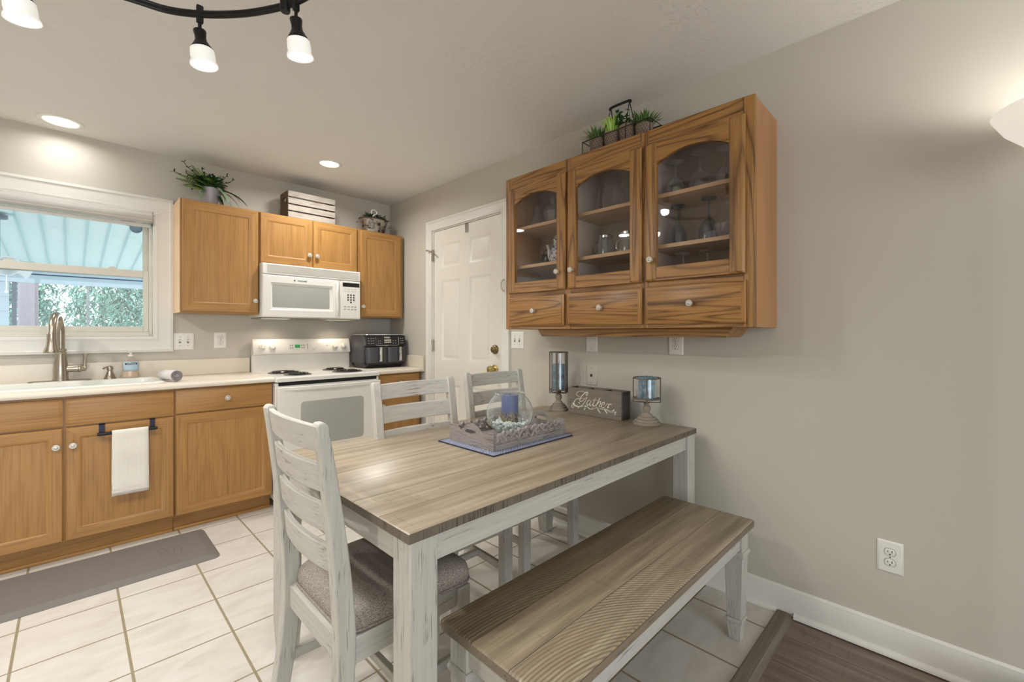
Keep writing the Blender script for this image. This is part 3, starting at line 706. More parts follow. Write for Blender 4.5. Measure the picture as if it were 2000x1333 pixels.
# rolled towel on the worktop
tw = thing('rolled_towel', 'small rolled grey lilac hand towel on the worktop', 'towel', (.43, 3.53, .918))
M_TOW = plain('lilac_grey_terry', rgb(216, 210, 210), .95, var=.08, scale=120, bump=.5)
M_TOWE = plain('dark_grey_terry_edge', rgb(128, 122, 124), .95, var=.2, scale=90, bump=.5)
def spiral(y):
    pts = []
    for k in range(0, 61):
        a = k / 60 * 3.2 * 2 * pi; r = .008 + .026 * k / 60
        pts.append((r * cos(-a - .6), y, .036 + r * sin(-a - .6)))
    return pts
A0, A1 = spiral(-.07), spiral(.075)
mb = MB(); n = len(A0); mb.add(A0 + A1, [(i, i + 1, n + i + 1, n + i) for i in range(n - 1)])
tr_ = obj('rolled_cloth', mb, M_TOW, tw, solid=.006)
mb = MB().tube(spiral(-.072), .0028, 6); obj('folded_edge', mb, M_TOWE, tw)
tw.rotation_euler = (0, 0, radians(20))
# towel bar over the sink cabinet door + hanging towel
yf = yb_ - .02
tbar = thing('towel_bar', 'black over-door towel bar on the sink cabinet door', 'towel bar', (.225, yf, .66))
for x in (.118, .332):
    mb = MB().box(x - .012, x + .012, yf - .003, yf - .0005, .655, .716).box(x - .012, x + .012, yf - .003, yf + .017, .7125, .716).box(x - .012, x + .012, yf - .036, yf - .003, .655, .659)
    obj('bracket', mb, M_NAVY, tbar, world=True)
obj('rod', MB().tube([(.098, yf - .03, .664), (.352, yf - .03, .664)], .0085, 14), M_BLACK, tbar, world=True)
M_TWL = NT('ivory_herringbone_towel')
v_ = M_TWL.coords(); sx_ = M_TWL.n('SeparateXYZ', {0: v_})
zig = M_TWL.math('PINGPONG', M_TWL.math('MULTIPLY', sx_.outputs[0], 1.0), .009)
hb = M_TWL.math('SINE', M_TWL.math('MULTIPLY', M_TWL.math('ADD', sx_.outputs[2], M_TWL.math('MULTIPLY', zig, 1.3)), 700.0))
M_TWL = M_TWL.bsdf(M_TWL.mix(M_TWL.math('MULTIPLY', M_TWL.math('ADD', hb, 1.0), .5), rgb(226, 220, 208), rgb(240, 236, 228)), .95, bump=hb, bstr=.5, bdist=.0015)
ht = thing('hand_towel', 'ivory herringbone towel hanging from the towel bar', 'towel', (.234, yf - .03, .66))
mb = MB(); x0, x1 = .157, .311; nx = 8; path = []
for k in range(13): path.append((-.0125 - .002 * sin(k * .9), .664 - .35 + .35 * k / 13))
for k in range(9): a = pi - k * pi / 8; path.append((.0125 * cos(a), .664 + .0125 * sin(a)))
for k in range(1, 12): path.append((.0125 + .001 * sin(k), .664 - .31 * k / 12))
for py, pz in path:
    for i in range(nx + 1):
        x = x0 + (x1 - x0) * i / nx
        mb.v.append((x + .004 * (1 - (pz - .3) / .36) * (i / nx - .5), yf - .03 + py + (.0025 * sin(i * 1.7) if py < 0 else 0) * (1 - (pz - .3) / .4), pz))
for j in range(len(path) - 1):
    for i in range(nx): mb.f.append((j * (nx + 1) + i, j * (nx + 1) + i + 1, (j + 1) * (nx + 1) + i + 1, (j + 1) * (nx + 1) + i)); mb.mi.append(0)
obj('cloth', mb, M_TWL, ht, world=True, solid=.004, sharp=radians(80))
mb = MB().box(x0 - .001, x1 + .001, yf - .0475, yf - .0405, .331, .334).box(x0 - .001, x1 + .001, yf - .0475, yf - .0405, .352, .354)
obj('border_stripe', mb, M_TOW, ht, world=True)

# ================================================================== STOVE
st = thing('stove', 'white electric coil range between the oak cabinets', 'stove', (1.355, 3.64, 0))
SX0, SX1 = .976, 1.734
obj('body', MB().box(SX0, SX1, 3.345, YB - .03, .06, .872), M_WHITE, st, world=True, bevel=.004)
mb = MB().rings([rrect(SX0 - .002, SX1 + .002, 3.322, YB - .035, .012, .880), rrect(SX0 - .002, SX1 + .002, 3.318, YB - .035, .012, .905), rrect(SX0 + .004, SX1 - .004, 3.325, YB - .04, .012, .9155), rrect(SX0 + .02, SX1 - .02, 3.345, YB - .06, .02, .9155), rrect(SX0 + .028, SX1 - .028, 3.352, YB - .07, .02, .912)])
cook = obj('cooktop', mb, M_WHITE, st, world=True)
obj('gap_trim', MB().box(SX0 + .02, SX1 - .02, 3.342, 3.35, .852, .882), M_BLACK, st, world=True)
# backguard : lower riser + overhanging slanted console
mb = MB().prism([(YB - .033, .90), (YB - .075, .90), (YB - .075, 1.045), (YB - .098, 1.052), (YB - .100, 1.062), (YB - .068, 1.166), (YB - .06, 1.172), (YB - .033, 1.172)], 'x', SX0 - .002, SX1 + .002)
bg = obj('backguard', mb, M_WHITE, st, world=True, bevel=.004)
nrm = Vector((0, -.104, .032)).normalized()
tilt = math.atan2(.032, .104)
def on_guard(x, z):   # point on slanted console face
    k = (z - 1.062) / .104
    return (x, YB - .100 + .032 * k - .0005, z)
MG = Matrix.Rotation(pi / 2 - tilt, 3, 'X')
for x in (1.035, 1.108, 1.598, 1.672):
    mb = MB().lathe([(.026, 0), (.026, .004), (.021, .006), (.019, .018), (.017, .020), (0, .020)], on_guard(x, 1.108), 24, MG)
    k_ = obj('burner_knob', mb, M_WPLAST, bg, world=True)
    c = Vector(on_guard(x, 1.108)) + MG @ Vector((0, 0, .018))
    m2 = MB().box(-.004, .004, -.019, .019, 0, .008); m2.v = [tuple(c + MG @ Vector(p)) for p in m2.v]
    obj('grip', m2, M_WPLAST, k_, world=True, bevel=.0015)
mb = MB().lathe([(.030, 0), (.030, .003), (.024, .005), (.022, .018), (.020, .020), (0, .020)], on_guard(1.415, 1.108), 26, MG)
obj('oven_knob', mb, M_WPLAST, bg, world=True)
mb = MB(); molded(mb, lambda u, v, w_: tuple(Vector(on_guard(u, v)) + nrm * w_), 1.228, 1.362, 1.082, 1.135, [(0, 0), (0, .001), (.003, .002)])
panel = obj('clock_panel', mb, plain('panel_grey', rgb(222, 220, 212), .35), bg, world=True)
mb = MB(); molded(mb, lambda u, v, w_: tuple(Vector(on_guard(u, v)) + nrm * (w_ + .002)), 1.276, 1.316, 1.098, 1.124, [(0, 0), (0, .001), (.001, .0015)])
obj('clock_display', mb, emit('green_clock_display', (.05, .50, .14), .3, (.02, .12, .04)), panel, world=True)
M_PRINT = plain('grey_print', rgb(150, 148, 142), .6)
for x, z in ((1.242, 1.118), (1.258, 1.118), (1.242, 1.098), (1.258, 1.098), (1.330, 1.118), (1.346, 1.118), (1.330, 1.100), (1.346, 1.100)):
    mb = MB(); molded(mb, lambda u, v, w_: tuple(Vector(on_guard(u, v)) + nrm * (w_ + .002)), x - .005, x + .005, z - .005, z + .005, [(0, 0), (.001, .001)])
    obj('key', mb, M_PRINT, panel, world=True)
for x, z in ((1.376, 1.128), (1.376, 1.112), (1.376, 1.096), (1.535, 1.112)):
    obj('indicator', MB().lathe([(.004, 0), (.003, .0015), (0, .0015)], on_guard(x, z), 10, MG), M_BLACK, bg, world=True)
for x, y, r in ((1.15, 3.72, .098), (1.17, 3.49, .078), (1.545, 3.75, .078), (1.545, 3.50, .098)):
    mb = MB().lathe([(r + .014, .0), (r + .016, .004), (r + .006, .006), (r - .004, .001), (r * .4, -.001), (0, -.001)], (x, y, .9125), 32)
    dp = obj('drip_pan', mb, plain('dark_chrome', rgb(120, 118, 112), .25, 1.0), st, world=True)
    pts = []
    turns = 4 if r > .09 else 3.2
    for k in range(int(turns * 22)): a = k / 22 * 2 * pi; rr = .016 + (r - .020) * k / (turns * 22); pts.append((x + rr * cos(a), y + rr * sin(a), .9215))
    obj('coil', MB().tube(pts, .0055, 6), M_BLKPL, dp, world=True)
# oven door, window, handle lip, drawer
mb = MB(); molded(mb, Fback(3.345), SX0 + .004, SX1 - .004, .245, .842, [(0, 0), (0, .038), (.006, .046), (.03, .048), (.05, .048)])
od = obj('oven_door', mb, M_WHITE, st, world=True)
def rr2(F, u0, u1, v0, v1, r, w_, n=5): return [F(p[0], p[1], w_) for p in rrect(u0, u1, v0, v1, r, 0, n)]
mb = MB(); mb.rings([rr2(Fback(3.345), 1.125, 1.585, .42, .735, .025, .0470), rr2(Fback(3.345), 1.125, 1.585, .42, .735, .025, .0495), rr2(Fback(3.345), 1.128, 1.582, .423, .732, .023, .0505)])
obj('oven_window', mb, M_GREY_GLASS, od, world=True)
mb = MB(); pr_ = []
for k in range(17): t = k / 16; u = SX0 + .05 + (SX1 - SX0 - .10) * t; pr_.append((u, 3.297 - .028 * sin(pi * t) ** .6))
outer = [(SX0 + .006, 3.300)] + pr_ + [(SX1 - .006, 3.300)]
mb.prism([(p[0], p[1]) for p in outer] + [(SX1 - .006, 3.32), (SX0 + .006, 3.32)], 'z', .818, .846)
dh = obj('door_handle', mb, M_WHITE, od, world=True, bevel=.005)
mb = MB()
for k in range(46):
    u = 1.10 + .0115 * k
    if 18 <= k <= 19 or 33 <= k <= 34: continue
    mb.hexa([(u, 3.284, .8462), (u + .004, 3.284, .8462), (u + .007, 3.294, .8462), (u + .003, 3.294, .8462)], [(u, 3.284, .8468), (u + .004, 3.284, .8468), (u + .007, 3.294, .8468), (u + .003, 3.294, .8468)])
obj('vent_slots', mb, M_BLACK, dh, world=True)
mb = MB(); molded(mb, Fback(3.345), SX0 + .004, SX1 - .004, .07, .235, [(0, 0), (0, .036), (.006, .042), (.03, .043)])
obj('storage_drawer', mb, M_WHITE, st, world=True)
for x in (SX0 + .03, SX1 - .03):
    for y in (3.38, 3.88): obj('foot', MB().lathe([(.018, 0), (.018, .02), (.01, .06), (0, .06)], (x, y, 0), 12), M_BLACK, st, world=True)

# ================================================================== MICROWAVE
mw = thing('microwave', 'white over-range microwave hood under the short cabinet', 'microwave', (1.33, YB - .01, 1.333))
MX0, MX1, MY = .967, 1.708, 3.612
obj('housing', MB().box(MX0, MX1, MY + .022, YB - .002, 1.338, 1.734), M_WHITE, mw, world=True, bevel=.003)
mb = MB(); molded(mb, Fback(MY + .022), MX0, MX1, 1.654, 1.734, [(0, 0), (0, .018), (.006, .024), (.02, .024)])
gr = obj('vent_grille', mb, M_WHITE, mw, world=True)
for k in range(6):
    z = 1.669 + k * .0098
    obj('louver', MB().hexa([(MX0 + .035, MY - .0025, z), (MX1 - .02, MY - .0025, z), (MX1 - .02, MY + .002, z), (MX0 + .035, MY + .002, z)], [(MX0 + .035, MY - .0065, z + .0065), (MX1 - .02, MY - .0065, z + .0065), (MX1 - .02, MY + .002, z + .0065), (MX0 + .035, MY + .002, z + .0065)]), M_WPLAST, gr, world=True)
mb = MB(); molded(mb, Fback(MY + .022), MX0, 1.535, 1.337, 1.651, [(0, 0), (0, .018), (.008, .026), (.055, .028), (.066, .020), (.075, .018)])
dr = obj('door', mb, M_WHITE, mw, world=True)
mb = MB(); molded(mb, Fback(MY + .022), 1.034, 1.452, 1.412, 1.577, [(0, .017), (.001, .0195), (.004, .020)])
obj('door_window', mb, M_GREY_GLASS, dr, world=True)
mb = MB().tube(cr([(1.508, MY - .006, 1.362), (1.503, MY - .03, 1.40), (1.496, MY - .036, 1.50), (1.503, MY - .03, 1.60), (1.508, MY - .006, 1.628)], 6), .011, 10)
obj('door_handle', mb, M_WHITE, dr, world=True)
tb = text_mesh('brand_lettering', 'FRIGIDAIRE', .0135, plain('logo_grey', rgb(70, 70, 72), .5), dr, Matrix.Translation((1.242 - mw.location.x, MY - .0065 - mw.location.y, 1.618 - mw.location.z)) @ Matrix.Rotation(pi / 2, 4, 'X'))
obj('logo_mark', MB().box(1.182, 1.191, MY - .0072, MY - .005, 1.614, 1.623), M_BLACK, dr, world=True)
mb = MB(); molded(mb, Fback(MY + .022), 1.537, MX1, 1.337, 1.651, [(0, 0), (0, .018), (.006, .025), (.02, .026)])
cp = obj('control_panel', mb, M_WHITE, mw, world=True)
mb = MB(); molded(mb, Fback(MY), 1.555, 1.696, 1.603, 1.636, [(0, 0), (0, .005), (.002, .0055)]); obj('display', mb, M_BLKPL, cp, world=True)
for r_ in range(4):
    for c_ in range(3):
        if r_ == 3 and c_ != 1: continue
        obj('button', MB().lathe([(.0075, 0), (.0075, .005), (.006, .0065), (0, .0065)], (1.600 + .024 * c_, MY, 1.535 - .020 * r_), 12, RX), plain('button_dark_ring', rgb(74, 72, 70), .5), cp, world=True)
for z in (1.585, 1.565, 1.437, 1.416):
    for x in (1.575, 1.605, 1.635, 1.662):
        obj('printed_key', MB().box(x - .009, x + .009, MY - .0048, MY - .003, z - .004, z + .004), M_PRINT if z < 1.5 else plain('pale_print', rgb(206, 204, 196), .6), cp, world=True)
obj('underside', MB().box(MX0 + .01, MX1 - .01, MY + .03, YB - .02, 1.330, 1.338), M_STEEL, mw, world=True)
for x in (1.10, 1.34, 1.58):
    obj('grease_filter' if x == 1.34 else 'lamp_lens', MB().box(x - .09, x + .09, 3.72, 3.80, 1.327, 1.331), M_STEEL if x == 1.34 else emit('hood_lamp_lens', (1, .90, .74), .25), mw, world=True)
for x in (1.10, 1.58): lamp('hood_lamp', 'SPOT', (x - mw.location.x, 3.80 - mw.location.y, 1.322 - mw.location.z), 2.2, (1, .84, .66), .03, parent=mw, spot=2.6, blend=.8)

# ================================================================== AIR FRYER
af = thing('air_fryer', 'black two drawer air fryer on the corner worktop', 'air fryer', (1.938, 3.74, .9165))
def tap(x0, x1, y0, y1, z0, x2, x3, y2, y3, z1, r=.03): return [rrect(x0, x1, y0, y1, r, z0), rrect(x2, x3, y2, y3, r, z1)]
mb = MB().rings([rrect(-.17, .17, -.12, .14, .03, .0), rrect(-.19, .19, -.145, .15, .03, .03), rrect(-.19, .19, -.145, .15, .03, .05), rrect(-.185, .185, -.14, .15, .03, .255), rrect(-.18, .18, -.13, .15, .03, .283)])
obj('base_shell', mb, M_BLKPL, af)
mb = MB().rings([rrect(-.198, .198, -.11, .155, .025, .045), rrect(-.195, .195, -.11, .155, .025, .27), rrect(-.185, .185, -.105, .15, .025, .287)])
obj('housing', mb, M_CHAR, af)
obj('lid_rim', MB().rings([rrect(-.196, .196, -.14, .156, .03, .286), rrect(-.196, .196, -.14, .156, .03, .294), rrect(-.19, .19, -.135, .15, .03, .297)]), M_CHROME, af)
mb = MB().hexa([(-.192, -.150, .186), (.192, -.150, .186), (.192, -.10, .186), (-.192, -.10, .186)], [(-.188, -.136, .282), (.188, -.136, .282), (.188, -.10, .282), (-.188, -.10, .282)])
pn = obj('control_panel', mb, M_BLKPL, af, bevel=.006)
fp = lambda x, z: (x, -.1505 + .014 * (z - .186) / .096, z)
pt = [(-.098, .27), (-.098, .20), (-.088, .194), (.108, .194), (.118, .20), (.118, .27)]
obj('bezel', MB().tube([fp(*p) for p in pt], .0028, 6), M_CHROME, pn)
text_mesh('brand_lettering', 'NINJA', .021, M_PAPER, pn, Matrix.Translation(fp(.01, .264)) @ Matrix.Rotation(pi / 2 - .14, 4, 'X'))
for x0, x1, z0, z1 in ((-.02, .045, .235, .247), (-.02, .045, .218, .228)): obj('display', MB().box(x0, x1, fp(0, z0)[1] - .001, fp(0, z0)[1] + .003, z0, z1), plain('lit_grey_display', rgb(196, 190, 176), .4), pn)
for x in (-.075, -.055, .065, .09, -.165, -.14, -.12, .14, .16):
    for z in (.215, .235) + ((.255,) if abs(x) > .11 else ()):
        obj('control_mark', MB().box(x - .006, x + .006, fp(0, z)[1] - .0008, fp(0, z)[1] + .003, z - .003, z + .003), plain('pale_panel_icon', rgb(150, 150, 150), .5), pn)
for x0, x1 in ((-.184, .004), (.008, .186)):
    mb = MB().rings([[(p[0], -.165 if p[1] < 0 else -.12, p[2]) for p in q] for q in ()]) if False else MB()
    pf = [(x0, -.12), (x0, -.150), (x0 + .02, -.163), (x1 - .02, -.163), (x1, -.150), (x1, -.12)]
    mb.prism(pf, 'z', .045, .178)
    d_ = obj('drawer', mb, M_CHAR, af, bevel=.004)
    xc = (x0 + x1) / 2 + .015
    obj('handle', MB().prism([(xc - .014, -.166), (xc - .011, -.196), (xc + .011, -.196), (xc + .014, -.166)], 'z', .058, .182), M_CHROME, d_, bevel=.004)
mb = MB().prism([(.0, .02), (.16, .02), (.16, .21), (.13, .235), (.04, .235)], 'x', .198, .206)
mb.v = [(x, y - .02, z) for x, y, z in mb.v]
obj('black_side_plate', mb, M_BLKPL, af, bevel=.003)  # black upright plate along the housing's right side

# ================================================================== HANGING GLASS CABINET (right wall)
XF = 1.866                                # face frame plane; doors stand 20 mm proud
CY0, CY1, CZ0, CZ1 = .564, 1.982, 1.241, 2.156
hc = thing('wall_cabinet', 'oak glass-front cabinet hanging on the wall above the table end', 'cabinet', (XW - .001, 1.27, CZ0))
M_INT = plain('grey_beige_cabinet_lining', rgb(190, 176, 162), .6, var=.05, scale=6)
M_SIDEOAK = (oak('amber_side_oak', 'Z', rgb(188, 140, 92), rgb(174, 124, 76), rgb(136, 90, 50), contrast=.45, freq=5))
for a, b in ((CY0 + .002, CY0 + .018), (CY1 - .018, CY1)): obj('side_panel', MB().box(XF + .02, XW - .001, a, b, CZ0, CZ1 - .001), M_SIDEOAK, hc, world=True, bevel=.001)
mb = MB().box(XF + .02, XW - .001, CY0 + .018, CY1 - .018, CZ1 - .018, CZ1 - .001).box(XF + .02, XW - .001, CY0 + .018, CY1 - .018, CZ0, CZ0 + .018).box(XF + .02, XW - .012, CY0 + .018, CY1 - .018, 1.440, 1.458)
obj('shell', mb, WAL['Y'], hc, world=True)
obj('back_panel', MB().box(XW - .012, XW - .002, CY0 + .018, CY1 - .018, CZ0 + .018, CZ1 - .018), M_INT, hc, world=True)
D = [(1.504, 1.945), (1.0495, 1.488), (.596, 1.030)]        # door spans, kitchen end first
for y in (1.496, 1.040): obj('partition', MB().box(XF + .02, XW - .012, y - .008, y + .008, 1.458, CZ1 - .018), M_INT, hc, world=True)
for z in (1.608, 1.842):
    for a, b in ((1.504, CY1 - .018), (1.048, 1.488), (CY0 + .018, 1.032)): obj('shelf', MB().box(XF + .035, XW - .012, a, b, z, z + .018), LITE['Y'], hc, world=True, bevel=.001)
mb = MB()
for a, b in ((CY0, .606), (1.020, 1.060), (1.478, 1.514), (1.935, CY1)): mb.box(XF, XF + .02, a, b, CZ0, CZ1)
n0 = len(mb.f)
for a, b in ((.606, 1.020), (1.060, 1.478), (1.514, 1.935)):
    for z0, z1 in ((CZ0, 1.262), (1.424, 1.458), (2.080, CZ1)): mb.box(XF, XF + .02, a, b, z0, z1, 1)
obj('face_frame', mb, [WAL['Z'], WAL['Y']], hc, world=True, bevel=.001)
FH = Fright(XF)
for (a, b), side in zip(D, (0, 1, 1)):
    z0, z1, sw, t = 1.455, 2.086, .058, .020
    ga, gb = a + sw, b - sw; gz0, gp, gs = z0 + .062, 2.026, 1.985      # glass opening: bottom, arch crown, arch spring
    mb = MB()
    def stile(u0, u1, edge):
        loops = [[FH(u0 + i0, z0 + k, h), FH(u1 - i1, z0 + k, h), FH(u1 - i1, z1 - k, h), FH(u0 + i0, z1 - k, h)] for (i0, i1, k, h) in
                 (((0, 0, 0, 0), (0, 0, 0, t - .006), (.006, 0, .006, t - .002), (.009, .0, .009, t)) if edge == 0 else ((0, 0, 0, 0), (0, 0, 0, t - .006), (0, .006, .006, t - .002), (0, .009, .009, t)))]
        mb.rings(loops, mi=0)
    stile(a, ga, 0); stile(gb, b, 1)
    fbox(mb, FH, ga, gb, z0, gz0, 0, t - .001, 1)
    N = 14; arch = [(ga + (gb - ga) * k / N, gs + (gp - gs) * (1 - (2 * k / N - 1) ** 2)) for k in range(N + 1)]
    mb.add([FH(u, v, h) for h in (0, t - .001) for (u, v) in arch + [(gb, z1), (ga, z1)]],
           [tuple(range(N + 3)), tuple(range(N + 3, 2 * N + 6))] + [(i, (i + 1) % (N + 3), N + 3 + (i + 1) % (N + 3), N + 3 + i) for i in range(N + 3)], 1)
    d_ = obj('door', mb, [WAL['Z'], WAL['Y']], hc, world=True, bevel=.0012, sharp=radians(30))
    g = MB(); loop = [(ga - .004, gz0 - .004), (gb + .004, gz0 - .004)] + [(u, v + .004) for u, v in arch[::-1]]
    g.add([FH(u, v, .007) for u, v in loop] + [FH(u, v, .010) for u, v in loop], [tuple(range(len(loop))), tuple(range(len(loop), 2 * len(loop)))] + [(i, (i + 1) % len(loop), len(loop) + (i + 1) % len(loop), len(loop) + i) for i in range(len(loop))])
    obj('glass', g, M_CABGL, d_, world=True)
    ky = a + .047 if side == 0 else b - .034
    knob(d_, FH, ky, 1.551, t, RY, .0145)
for (a, b), ky in zip(((1.513, 1.945), (1.0495, 1.490), (.594, 1.032)), (1.728, 1.272, .812)):
    mb = MB(); molded(mb, FH, a, b, 1.259, 1.428, [(0, 0), (0, .012), (.004, .015), (.012, .017), (.016, .020)], (0, 1, 1))
    d_ = obj('drawer', mb, [WAL['Z'], WAL['Y']], hc, world=True)
    knob(d_, FH, ky, 1.345, .020, RY, .0145)
mb = MB().prism([(.668, CZ0), (1.775, CZ0), (1.768, 1.225), (1.752, 1.208), (1.745, 1.199), (.700, 1.199), (.692, 1.208), (.676, 1.225)], 'x', 1.93, 2.12)
obj('light_valance', mb, WAL['Y'], hc, world=True, bevel=.002)

# glassware inside the cabinet
ZS1, ZS2, ZS3 = 1.458, 1.626, 1.860
def goblet(label, x, y, z, bowl_r, h, mat, group, inv=True, rim=None):
    t = thing('wine_glass', label, 'glass', (x, y, z), group=group)
    rim = rim or bowl_r * .8
    stem = h * .42
    P = [(0, .004), (.034, .003), (.034, 0), (.033, .005), (.006, .010), (.0045, .018), (.0045, stem - .01), (.007, stem), (bowl_r * .72, stem + .022), (bowl_r, stem + .058), (bowl_r * .93, h - .02), (rim, h)]
    f = (lambda hh: h - hh) if inv else (lambda hh: hh)
    obj('foot', MB().lathe([(r, f(a)) for r, a in P[:5]], n=22, caps=False), mat, t)
    obj('stem', MB().lathe([(r, f(a)) for r, a in P[4:8]], n=10, caps=False), mat, t)
    obj('bowl', MB().lathe([(r, f(a)) for r, a in P[7:]], n=24, caps=False), mat, t)
    return t
GG = 'upside down wine glasses in the cabinet'
goblet('upside down wine glass on top shelf nearest the middle door', 2.03, .968, ZS3, .046, .185, M_GLASS, GG)
goblet('larger upside down wine glass in the middle of the top shelf', 2.04, .855, ZS3, .050, .20, M_GLASS, GG)
goblet('upside down wine glass on top shelf nearest the cabinet end', 2.02, .735, ZS3, .042, .18, M_GLASS, GG)
GS = 'smoky goblets on the middle shelf'
goblet('smoky upside down goblet on middle shelf nearest the middle door', 2.03, .955, ZS2, .044, .20, M_SMOKE, GS, rim=.042)
goblet('taller smoky upside down goblet in the centre of the middle shelf', 2.04, .812, ZS2, .046, .21, M_SMOKE, GS, rim=.044)
goblet('smoky upside down goblet on middle shelf nearest the cabinet end', 2.02, .668, ZS2, .044, .20, M_SMOKE, GS, rim=.042)
GB = 'upside down glasses on the cabinet floor'
goblet('upside down glass on the cabinet floor nearest the middle door', 2.03, .93, ZS1, .040, .14, M_GLASS, GB)
goblet('upside down glass on the cabinet floor in the middle', 2.04, .82, ZS1, .040, .14, M_GLASS, GB)
goblet('upside down glass on the cabinet floor nearest the cabinet end', 2.03, .70, ZS1, .040, .14, M_GLASS, GB)
for i, y in enumerate((.752, .725)):
    t = tag(obj('cordial_glass', MB().lathe([(.016, 0), (.017, .003), (.004, .008), (.004, .03), (.014, .04), (.017, .065), (.018, .075)], n=14, caps=False), M_GLASS), ('tiny cordial glass beside the centre smoky goblet', 'tiny cordial glass further towards the cabinet end')[i], 'glass', 'tiny cordial glasses')
    t.location = (2.0, y, ZS2)
pt_ = thing('glass_pitcher', 'clear glass pitcher on the top shelf of the middle bay', 'pitcher', (2.05, 1.33, ZS3))
obj('pitcher_body', MB().lathe([(0, .004), (.045, .003), (.047, 0), (.058, .06), (.060, .10), (.046, .145), (.043, .165), (.050, .178)], n=26, caps=False), M_GLASS, pt_)
obj('handle', MB().tube(cr([(0, .045, .155), (0, .085, .15), (0, .10, .10), (0, .085, .05), (0, .058, .035)], 5), .006, 8), M_GLASS, pt_)
for lab, y in (('lidded glass jar on middle shelf nearer the corner door', 1.372), ('lidded glass jar on middle shelf nearer the end bay', 1.235)):
    j = thing('glass_jar', lab, 'jar', (2.04, y, ZS2), group='lidded glass jars in the middle bay')
    obj('jar_body', MB().lathe([(0, .003), (.038, .002), (.043, .006), (.043, .085), (.036, .10), (.036, .108)], n=24, caps=False), M_CRYST, j)
    obj('lid', MB().lathe([(.037, .108), (.039, .110), (.039, .122), (.034, .126), (0, .127)], n=24), M_CHROME, j)
    obj('handle', MB().tube(cr([(0, .041, .085), (0, .066, .08), (0, .068, .045), (0, .041, .03)], 4), .005, 8), M_CRYST, j)
gd = thing('glass_dish', 'shallow clear glass dish on the floor of the middle bay', 'dish', (2.0, 1.31, ZS1))
obj('dish_bowl', MB().lathe([(0, .004), (.03, .003), (.055, .02), (.066, .045)], n=26, caps=False), M_GLASS, gd)
obj('dish_rim', MB().tube([(.066 * cos(k * pi / 12), .066 * sin(k * pi / 12), .045) for k in range(24)], .002, 6, True), M_GLASS, gd)
cd = thing('candy_dish', 'cut crystal lidded candy dish on the top shelf of the corner bay', 'candy dish', (2.02, 1.735, ZS3))
obj('bowl', MB().lathe([(0, .002), (.03, 0), (.028, .008), (.045, .03), (.056, .075), (.058, .085)], n=14, caps=False), M_CRYST, cd, sharp=radians(10))
ld = obj('lid', MB().lathe([(.060, .086), (.054, .105), (.03, .122), (.012, .128), (.012, .134)], n=14, caps=False), M_CRYST, cd, sharp=radians(10))
obj('finial', MB().lathe([(.01, .134), (.016, .146), (.017, .165), (.010, .178), (0, .182)], n=8), M_CRYST, ld, sharp=radians(10))
dc = thing('decanter', 'slim clear glass decanter at the inner end of the top shelf', 'decanter', (2.03, 1.875, ZS3))
obj('decanter_body', MB().lathe([(0, .003), (.035, .002), (.037, .01), (.033, .05), (.018, .09), (.012, .115), (.018, .13)], n=16, caps=False), M_GLASS, dc, sharp=radians(15))
obj('stopper', MB().lathe([(.010, .125), (.012, .14), (.008, .15), (0, .152)], n=12), M_GLASS, dc)
tp = thing('teapot', 'white and blue patterned teapot on the middle shelf of the corner bay', 'teapot', (2.03, 1.71, ZS2))
t_ = NT('blue_on_white_china'); v_ = t_.coords()
M_CHINA = t_.bsdf(t_.mix(t_.ramp(t_.noise(v_, 60, 3, .6, 1.0), [(.50, 0.0), (.56, 1.0)]), rgb(236, 234, 230), rgb(70, 86, 140)), .2)
obj('pot', MB().lathe([(.028, 0), (.032, .004), (.046, .03), (.048, .055), (.036, .095), (.022, .125), (.021, .142), (.026, .15), (.02, .15), (0, .145)], n=24), M_CHINA, tp)
obj('spout', MB().tube(cr([(0, .040, .03), (0, .062, .06), (0, .068, .10), (0, .080, .128)], 5), [.014] * 5 + [.011] * 5 + [.009] * 6, 10), M_WHITE, tp)
obj('handle', MB().tube(cr([(0, -.026, .125), (0, -.06, .12), (0, -.066, .07), (0, -.044, .035)], 5), .006, 8), M_WHITE, tp)
obj('lid', MB().lathe([(.026, .15), (.022, .162), (.006, .168), (.009, .178), (0, .184)], n=20), M_CHINA, tp)
vc = thing('dark_cachepot', 'dark round cachepot behind the teapot spout', 'pot', (2.08, 1.835, ZS2))
obj('cachepot_body', MB().lathe([(.026, 0), (.036, .02), (.04, .05), (.034, .075), (.038, .08), (.03, .08), (.02, .03), (0, .03)], n=20), M_BLKPL, vc)
obj('handle', MB().tube(cr([(0, -.03, .08), (0, -.02, .11), (0, .02, .11), (0, .03, .08)], 4), .003, 6), M_BLACK, vc)
cb = thing('crystal_bowl', 'small cut crystal bowl on the floor of the corner bay', 'bowl', (2.0, 1.72, ZS1))
obj('bowl', MB().lathe([(0, .004), (.025, .0), (.03, .008), (.052, .045), (.056, .065)], n=12, caps=False), M_CRYST, cb, sharp=radians(10))
obj('bowl_rim', MB().tube([(.056 * cos(k * pi / 12), .056 * sin(k * pi / 12), .065 + .003 * (-1) ** k) for k in range(24)], .0025, 6, True), M_CRYST, cb)

